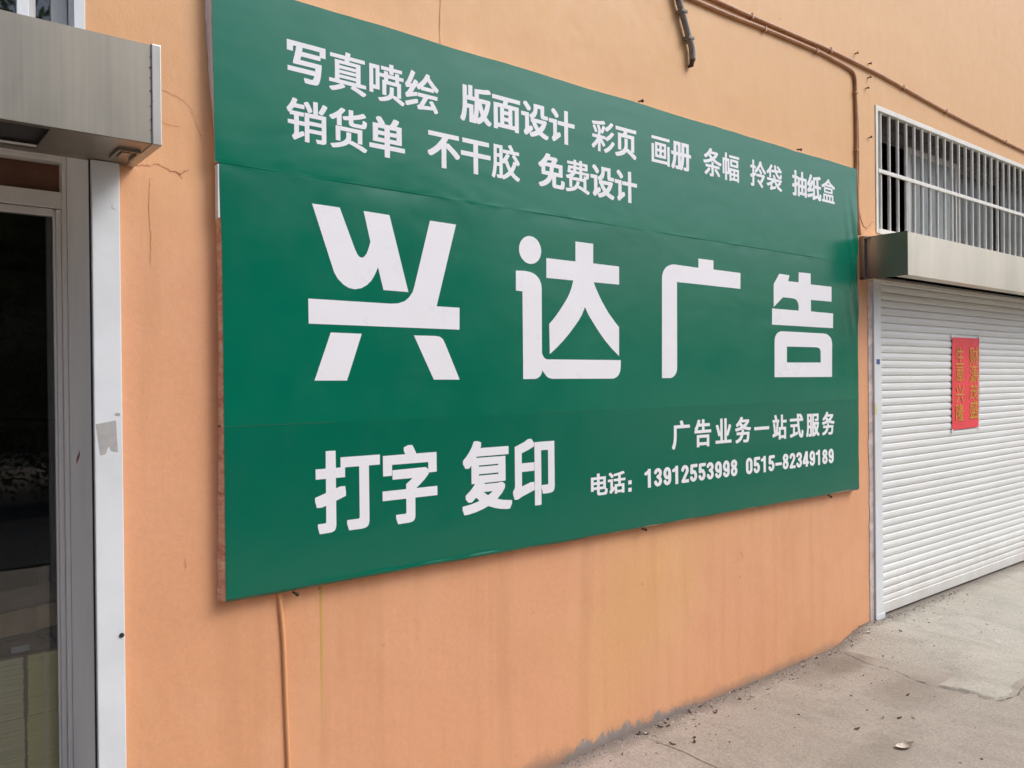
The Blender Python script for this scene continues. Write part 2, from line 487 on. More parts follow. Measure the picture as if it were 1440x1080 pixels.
mb = MB()
px = [4.25+.022*i for i in range(60)]+[5.55+.06*i for i in range(1, 78)]
py = [.06-.022*i for i in range(58)]
for y in py:
    for x in px:
        d = pad_dist(x, y)+.012*N(x*9, y*9)+.006*N(x*30, y*30, 3)
        zz = -.092+.081*sstep(-1.05, -.02, y)**.8
        zz = -.103+(zz+.103)*max(sstep(-.02, .55, x-4.45), .9*sstep(-.55, -.80, y))
        zz += .005*N(x*3, y*3, 8)
        edge_h = .012
        z = zz if d > 0.004 else zz-.05
        if d <= .004: z = min(z, -.135)
        z = zz*sstep(-.006, .02, d)+(-.14)*(1-sstep(-.006, .02, d))
        mb.v.append((x, y, z))
n = len(px)
mb.f = [(j*n+i, (j+1)*n+i, (j+1)*n+i+1, j*n+i+1) for j in range(len(py)-1) for i in range(n-1)]
mb.m = [0]*len(mb.f)
tag(mb.build('cement_ramp', PADM, None, True), kind='structure')

# ------------------------------------------------------------------ the shop building
bld = tag(empty('shop_building', (0, 0, 0)), 'long orange rendered shop front with cracked and flaking paint', 'building')
HOLES = [(-1.6, .540, -.3, 2.30), (-1.6, .537, 2.47, 3.55), (5.075, 9.55, -.3, 2.40), (5.125, 9.55, 2.465, 3.285)]
XC = sorted({-4.0, 11.0, *[h[0] for h in HOLES], *[h[1] for h in HOLES]})
ZC = sorted({-.3, 6.4, *[h[2] for h in HOLES], *[h[3] for h in HOLES]})
def hole(x, z): return any(a < x < b and c < z < d for a, b, c, d in HOLES)
mb = MB()
TH = .36
for x0, x1 in zip(XC, XC[1:]):
    for z0, z1 in zip(ZC, ZC[1:]):
        if hole((x0+x1)/2, (z0+z1)/2): continue
        mb.quad((x0, 0, z0), (x1, 0, z0), (x1, 0, z1), (x0, 0, z1))
        mb.quad((x0, TH, z0), (x0, TH, z1), (x1, TH, z1), (x1, TH, z0), 1)
for hi, (a, b, c, d) in enumerate(HOLES):
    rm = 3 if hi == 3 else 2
    mb.quad((a, 0, c), (a, 0, d), (a, TH, d), (a, TH, c), rm)
    mb.quad((b, 0, c), (b, TH, c), (b, TH, d), (b, 0, d), rm)
    mb.quad((a, 0, d), (b, 0, d), (b, TH, d), (a, TH, d), rm)
    if c > 0: mb.quad((a, 0, c), (a, TH, c), (b, TH, c), (b, 0, c), rm)
wall = mb.build('wall', [WALL, ROOM, JAMB, DKREVEAL], bld)
mb = MB()      # rooms behind, so the openings look into real dark space
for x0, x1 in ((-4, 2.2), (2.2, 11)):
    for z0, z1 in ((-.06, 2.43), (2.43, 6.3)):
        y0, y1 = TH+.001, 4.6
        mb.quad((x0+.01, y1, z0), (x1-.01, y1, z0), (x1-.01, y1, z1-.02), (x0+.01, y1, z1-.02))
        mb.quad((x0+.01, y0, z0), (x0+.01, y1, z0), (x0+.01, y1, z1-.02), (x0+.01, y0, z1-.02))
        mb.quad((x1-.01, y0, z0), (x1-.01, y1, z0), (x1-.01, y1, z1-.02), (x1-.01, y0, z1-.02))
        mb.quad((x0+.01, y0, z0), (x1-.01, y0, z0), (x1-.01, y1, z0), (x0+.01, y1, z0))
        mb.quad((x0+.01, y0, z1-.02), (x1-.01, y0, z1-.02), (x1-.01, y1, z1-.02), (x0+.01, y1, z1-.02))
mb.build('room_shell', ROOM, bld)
mb = MB(); mb.box(-4, 11, 0.0, 4.6, 6.4, 6.5); mb.build('roof', ROOM, bld)

def ribbon(pts, wd, y=-.0012):
    m = MB(); P = [Vector((p[0], y, p[1])) for p in pts]
    for k, (a, b) in enumerate(zip(P, P[1:])):
        d = (b-a).normalized(); q = Vector((-d.z, 0, d.x))
        w0 = wd*(.4+.6*abs(N(k*1.7, wd*900))+.3)*(1 if k else .3); w1 = wd*(.4+.6*abs(N((k+1)*1.7, wd*900))+.3)*(1 if k < len(P)-2 else .25)
        m.quad(tuple(a-q*w0), tuple(b-q*w1), tuple(b+q*w1), tuple(a+q*w0))
    return m
def crack(pts, wd, sub=7, amp=.006):
    P = []
    for (a, b), (c, d) in zip(pts, pts[1:]):
        for k in range(sub):
            t = k/sub; P.append((a+(c-a)*t+amp*N(a*40+t*6, b*31), b+(d-b)*t+amp*N(a*17+t*7, b*23, 9)))
    P.append(pts[-1])
    ribbon(P, wd).build('crack', CRACK, bld)
crack([(.655, 2.196), (.70, 2.199), (.735, 2.21), (.765, 2.196), (.80, 2.19), (.826, 2.207)], .0020)
crack([(.79, 2.192), (.805, 2.175)], .0014)
crack([(.72, 2.44), (.79, 2.43), (.835, 2.40), (.85, 2.35), (.866, 2.31)], .0009)
crack([(.70, 2.355), (.76, 2.335), (.80, 2.335)], .0008)
crack([(.709, 2.165), (.707, 2.08), (.711, 2.0), (.708, 1.90)], .0012, 12, .004)
crack([(1.773, 3.2), (1.776, 3.0), (1.770, 2.9), (1.7735, 2.81)], .0016, 8, .003)
crack([(.800, .995), (.803, .978), (.800, .965)], .0022, 4, .002)
crack([(3.66, .62), (3.675, .60), (3.672, .585)], .003, 4, .003)
# rough mortar left beside the shutter guide
mb = MB(); P = []
for k in range(61):
    z = -.02+2.17*k/60
    P.append((5.012+.012*N(z*5, 3)+.008*N(z*21, 7), z))
for (a, z0), (b, z1) in zip(P, P[1:]):
    mb.quad((a, -.004, z0), (5.052, -.012, z0), (5.052, -.012, z1), (b, -.004, z1))
    mb.quad((a, .0, z0), (a, -.004, z0), (b, -.004, z1), (b, .0, z1))
mb.build('mortar_strip', MORTAR, bld)

# ------------------------------------------------------------------ glazed door at the left
door = tag(empty('glass_door', (-.5, .33, -.1)), 'dark glazed shop door in a dull metal frame, under the left steel box', 'door')
mb = MB()
mb.box(.526, .539, .30, .36, -.08, 2.295)                 # fixed frame stile
mb.box(-1.6, .526, .30, .36, 2.245, 2.295)                # frame head
mb.box(-1.6, .526, .31, .355, 2.10, 2.152)                # transom bar
mb.build('frame', FRAME, door, bevel=.003)
mb = MB()
mb.box(.511, .5252, .315, .352, -.07, 2.098)              # door stile
mb.box(.5035, .5105, .322, .345, -.07, 2.098)              # glazing bead
mb.box(-.42, .5035, .318, .350, 2.075, 2.098)
mb.box(-.42, .5035, .318, .350, -.07, .03)
mb.box(-.50, -.42, .315, .352, -.07, 2.098)
mb.build('sash', FRAME, door, bevel=.003)
mb = MB(); mb.box(-.42, .5035, .331, .337, .03, 2.075); mb.build('pane', GLASS, door)
mb = MB(); mb.box(-1.55, -.52, .331, .337, -.05, 2.09); mb.build('side_pane', GLASS, door)
mb = MB(); mb.box(-1.6, .526, .345, .357, 2.153, 2.244); mb.build('transom_panel', BROWN, door)
mb = MB(); mb.box(-.36, -.34, .27, .29, .85, 1.25); mb.box(-.36, -.34, .27, .33, .87, .89); mb.box(-.36, -.34, .27, .33, 1.21, 1.23)
mb.build('handle', STEEL, door, bevel=.003)
mb = MB(); mb.box(.5385, .5395, .155, .20, 1.322, 1.338)
for v in range(len(mb.v)):
    x, y, z = mb.v[v]; mb.v[v] = (x, y, z-(y-.155)*.6)
tag(mb.build('scuff_mark', REDMK, door), 'short red scuff on the grey jamb')

# window above the left steel box
win = tag(empty('upper_window', (0, .03, 2.47)), 'white framed sliding window cut off at the top left corner above the steel box', 'window')
mb = MB()
mb.box(.508, .5365, -.004, .08, 2.471, 3.548); mb.box(-1.6, .508, -.004, .08, 2.471, 2.50); mb.box(-1.6, .508, -.004, .08, 3.51, 3.548); mb.box(-1.6, -1.57, -.004, .08, 2.50, 3.51)
mb.build('frame', PVC, win, bevel=.002)
mb = MB()
mb.box(.465, .5079, .085, .115, 2.471, 3.548); mb.box(-.4, .465, .085, .115, 2.471, 2.51); mb.box(.405, .425, .085, .115, 2.51, 3.548)
mb.build('inner_sash', FRAME, win, bevel=.002)
mb = MB(); mb.box(.372, .4015, .045, .083, 2.50, 3.51); mb.build('mullion', PVC, win, bevel=.002)
mb = MB(); mb.box(-1.57, .372, .060, .064, 2.50, 3.51); mb.box(.425, .465, .098, .102, 2.51, 3.548); mb.build('pane', GLASS, win)

PANETINT = simple('grey_blue_pane_tint', (.16, .18, .215), .9, 0, .15, 3)  # added sheet, its grey-blue imitates the reflection in the upper panes
m = MB()
for j in range(2):
    for i in range(80):
        x = -1.5+2.0*i/79; m.v.append((x, .21+.018*math.sin(x*34)+.01*N(x*6), 2.50+1.0*j))
m.f = [(i, i+1, 81+i, 80+i) for i in range(79) if not (.28 < -1.5+2.0*i/79 < .345)]; m.m = [0]*len(m.f)
m.build('pane_tint_sheet', PANETINT, win, True)
# left roller shutter: housing box, guide rail
ls = tag(empty('roller_shutter', (-.5, 0, -.1)), 'rolled up shutter with weathered steel box and white guide rail over the glass door', 'shutter')
mb = MB()
x0, x1 = -1.7, .638
mb.box(x0, x1, -.285, -.281, 2.190, 2.455)                           # front sheet
v = mb.v
mb.box(x0, x1, -.281, -.001, 2.452, 2.456)                           # top sheet
mb.build('front_sheet', STEEL, ls)
mb = MB()
mb.box(.6385, .664, -.289, -.001, 2.186, 2.459)
mb.build('end_cap', steel_material('brighter_steel', (.46, .44, .40), .36), ls, bevel=.003)
mb = MB()
mb.box(x0, .40, -.281, -.262, 2.189, 2.193); mb.box(.40, .6384, -.281, -.16, 2.189, 2.193); mb.box(x0, .40, -.045, -.001, 2.189, 2.193); mb.box(.40, .6384, -.16, -.001, 2.1895, 2.1932)
mb.build('soffit', STEELD, ls)
mb = MB(); mb.tube([(x0, -.15, 2.32), (.60, -.15, 2.32)], .095, 20); mb.build('shutter_roll', DARK, ls, True)  # roll coloured dark to imitate the shade in the box
mb = MB()
mb.box(.575, .632, -.20, -.195, 2.180, 2.188); mb.box(.575, .58, -.195, -.09, 2.180, 2.188); mb.box(.627, .632, -.195, -.09, 2.180, 2.188); mb.box(.592, .612, -.17, -.11, 2.183, 2.188)
mb.build('bracket', STEELD, ls)
for k in range(7):
    z = 2.225+.034*k+.006*math.sin(k*5)
    m = MB(); m.tube([(.6362, -.2845, z), (.6362, -.2865, z)], .0018+.0008*math.sin(k*3), 8); m.build('rivet', RUST, ls)
mb = MB(); mb.box(x0, .42, -.279, -.003, 2.2105, 2.2125); mb.build('slot_shade_sheet', DARK, ls)  # dark sheet added so the open slot reads as shadowed
mb = MB()
mb.box(.543, .6185, -.026, -.001, -.10, 2.188)
mb.build('guide_rail', PVC, ls, bevel=.003)
mb = MB(); mb.box(.5395, .5428, -.012, -.003, -.10, 2.187); mb.build('rail_groove', BLACK, ls)
mb = MB()
mb.v = [(.547, -.0268, 1.425), (.600, -.0268, 1.434), (.605, -.0268, 1.342), (.586, -.0268, 1.346), (.583, -.0268, 1.362), (.576, -.0268, 1.350), (.572, -.0268, 1.337), (.558, -.0268, 1.335)]
mb.f = [tuple(reversed(range(8)))]; mb.m = [0]
tag(mb.build('tape_residue', RESID, ls), 'grey torn tape residue on the white rail')
mb = MB(); mb.tube([(.609, -.0262, .803), (.609, -.0285, .803)], .0068, 14); tag(mb.build('bolt_hole', BLACK, ls), 'small round black hole')
mb = MB(); mb.tube([(.604, -.0262, 2.06), (.604, -.0272, 2.06)], .008, 14); mb.build('rivet', PVC, ls)
mb = MB(); mb.box(.60, .612, -.0275, -.026, 1.449, 1.456); mb.build('screw_head', RESID, ls)

# goods behind the glass: bundles of copy paper and a carton
def bundle(x0, x1, y0, y1, z0, z1, mat, label):
    e = tag(empty('paper_bundle', ((x0+x1)/2, (y0+y1)/2, z0)), label, 'paper stack', 'bundles of yellow paper behind the door glass')
    m = MB(); z = z0; k = 0
    while z < z1-.004:
        h = min(random.uniform(.006, .013), z1-z)
        d = .0014
        a, b, c = random.uniform(-d, d), random.uniform(-d, d), random.uniform(-d, d)
        m.box(x0+a, x1+b, y0+c, y1, z, z+h-.0012)
        z += h; k += 1
    m.build('sheets', mat, e)
    s = MB(); s.box((x0+x1)/2-.004, (x0+x1)/2+.004, y0-.0065, y0-.0055, z0, z1+.001); s.build('band', PAPERB, e)
    return e
GK = .905
def gx(x): return x*GK
def gz(z): return 1.54+(z-1.54)*GK
def gy(y): return .362+(y-.75)*.9
rows = [(-.055, .145), (.147, .385), (.388, .600)]
nm = ['bottom', 'middle', 'top']
for r, (z0, z1) in enumerate(rows):
    for c, (a, b) in enumerate(((.24, .459), (.4615, .579))):
        j = .006*r
        bundle(gx(a+.003*r), gx(b-j*.5), gy(.745-.004*r), gy(.98), gz(z0) if r else -.058, gz(z1), PAPER if c else PAPERB,
               '%s bundle of the %s yellow paper stack behind the door glass' % (nm[r], ['paler left hand', 'narrow right hand'][c]))
def near_glass(mb): mb.v = [(gx(x), gy(y), gz(z)) for x, y, z in mb.v]; return mb
wr = tag(empty('plastic_packet', (.38, .52, .69)), 'crumpled dark plastic packet lying on top of the yellow paper', 'packet')
mb = MB()
n = 14
for j in range(n):
    for i in range(n):
        u, v_ = i/(n-1), j/(n-1)
        mb.v.append((.25+.325*u, .75+.22*v_, .603+.045*(sstep(0, .25, u)*sstep(0, .25, 1-u))*(sstep(0, .2, v_)*sstep(0, .2, 1-v_))*(1+.6*N(u*6, v_*6))))
mb.f = [(j*n+i, j*n+i+1, (j+1)*n+i+1, (j+1)*n+i) for j in range(n-1) for i in range(n-1)]; mb.m = [0]*len(mb.f)
near_glass(mb).build('wrapper', WRAP, wr, True)
mb = MB(); mb.box(.42, .475, .748, .752, .612, .632); near_glass(mb).build('blue_label', simple('pale_blue_label', (.30, .36, .45), .4), wr)
cb = tag(empty('cardboard_carton', (.38, .52, .74)), 'squashed cardboard carton with tape on top of the paper stacks', 'box')
mb = MB(); mb.box(.20, .583, .735, 1.0, .658, .742)
for k, (x, y, z) in enumerate(mb.v):
    mb.v[k] = (x, y, z+(.032*sstep(.2, .6, x) if z < .7 else .03*sstep(.2, .6, x)))
near_glass(mb).build('body', KRAFT, cb, bevel=.003)
mb = MB(); mb.quad((.20, .733, .748), (.585, .728, .785), (.585, .86, .815), (.20, .87, .792)); near_glass(mb).build('flap', KRAFT, cb)
mb = MB(); mb.box(.455, .495, .7325, .7345, .678, .764); near_glass(mb).build('tape', simple('brown_tape', (.20, .11, .06), .3), cb)
sh = tag(empty('shop_shelf', (0, 1.9, -.06)), 'dim shelf standing inside behind the door glass', 'shelf')
mb = MB()
for z in (.45, .9, 1.35): mb.box(-1.2, .75, 1.7, 2.1, z, z+.025)
for x in (-1.2, -.25, .72): mb.box(x, x+.03, 1.7, 2.1, -.06, 1.36)
mb.build('frame', simple('dark_wood', (.10, .07, .05), .6), sh)

# ------------------------------------------------------------------ right roller shutter
rs = tag(empty('roller_shutter', (7.3, 0, 0)), 'closed white slatted shutter with steel box and red paper notice', 'shutter')
mb = MB()
P = .0495
prof = []
z = 2.14+P*2
z_top = 2.24
k = 0
zs = []
zz = 2.14+P
while zz > .085:
    zs.append(zz); zz -= P
for zt in zs:
    j = random.uniform(-.0008, .0008)
    prof += [(zt, .0185), (zt-.0035, .0115), (zt-.008, .008+j), (zt-P*.5, .0055+j), (zt-P+.008, .0085+j), (zt-P+.0025, .0125)]
zb = zs[-1]-P
prof += [(zb, .0185), (zb-.003, .010), (.070, .010), (.066, .004), (.004, .004), (.001, .010)]
XS = [5.15+.29*i for i in range(16)]
nv = len(prof)
for x in XS:
    for k, (z, y) in enumerate(prof):
        mb.v.append((x, y+.0045*N(x*.9, z*1.6), z+.0014*N(x*2.1, z*3.0, 4)))
mb.f = [(i*nv+k, i*nv+k+1, (i+1)*nv+k+1, (i+1)*nv+k) for i in range(len(XS)-1) for k in range(nv-1)]
mb.m = [0]*len(mb.f)
cur = mb.build('slat_curtain', SLAT, rs)
mb = MB()
mb.box(5.053, 5.075, -.022, .03, -.004, 2.155); mb.box(5.075, 5.150, -.019, -.002, .0, 2.155); mb.box(5.128, 5.165, -.012, .004, .0, 2.155)
mb.box(5.060, 5.170, -.0215, .004, -.018, .022)
mb.build('guide_rail', PVC, rs, bevel=.003)
mb = MB(); mb.box(5.085, 5.125, -.0212, -.0192, 1.620, 1.652); mb.box(5.085, 5.125, -.0216, -.0212, 1.634, 1.637)
tag(mb.build('label_plate', BLUE, rs), 'tiny dark blue label on the white rail')
mb = MB(); mb.box(5.0525, 5.0757, -.0232, -.021, 1.30, 1.37); mb.build('tape_scrap', YELTAPE, rs)
mb = MB()
X0, X1 = 4.945, 9.75
mb.box(X0+.002, X1, -.287, -.283, 2.153, 2.412); mb.box(X0+.002, X1, -.283, -.002, 2.409, 2.413); mb.box(X0+.002, X1, -.283, -.20, 2.152, 2.156); mb.box(X0+.002, X1, -.06, -.002, 2.152, 2.156)
mb.build('front_sheet', steel_material('dull_steel_front', (.76, .70, .58), .38), rs)
mb = MB(); mb.box(X0-.002, X0+.0019, -.289, -.002, 2.150, 2.415); mb.build('end_cap', STEELD, rs)
mb = MB(); mb.box(4.92, 4.9428, -.03, -.001, 2.15, 2.42); mb.box(4.918, 4.942, -.05, -.001, 2.40, 2.416); mb.box(4.92, 4.9428, -.04, -.001, 2.146, 2.165)
mb.build('bracket', STEELD, rs, bevel=.003)
mb = MB(); mb.tube([(X0+.01, -.13, 2.30), (X1-.02, -.13, 2.30)], .09, 20); mb.build('shutter_roll', SLAT, rs, True)

# red notice pasted on the shutter
po = tag(empty('paper_notice', (6.45, 0, 1.15)), 'red paper couplet with gold characters pasted on the white shutter', 'poster')
mb = MB(); n, m_ = 12, 20
for j in range(m_+1):
    for i in range(n+1):
        u, q = i/n, j/m_
        x = (6.217+.011*q)*(1-u)+(6.673+.024*q)*u
        z = (1.146*(1-u)+1.152*u)*(1-q)+(1.823*(1-u)+1.824*u)*q
        ed = .004*sstep(.42, .5, abs(u-.5))*N(z*22, u*3)
        mb.v.append((x+ed, -.0005+.002*N(u*3, q*7), z))
mb.f = [(j*(n+1)+i, j*(n+1)+i+1, (j+1)*(n+1)+i+1, (j+1)*(n+1)+i) for j in range(m_) for i in range(n)]; mb.m = [0]*len(mb.f)
mb.build('sheet', RED, po, True)
TAPEW = simple('clear_tape', (.72, .70, .66), .3)
for x, z in ((6.225, 1.83), (6.70, 1.825), (6.215, 1.14), (6.69, 1.15)):
    mb = MB(); mb.box(x-.014, x+.014, -.0045, -.0035, z-.012, z+.012); mb.build('tape', TAPEW, po)
mb = MB()
for k in range(9):
    z = 1.17+.62*k/8; mb.box(6.676+.024*k/8, 6.688+.024*k/8, -.0035, -.0025, z, z+.072)
mb.build('tape_edge', TAPEW, po)

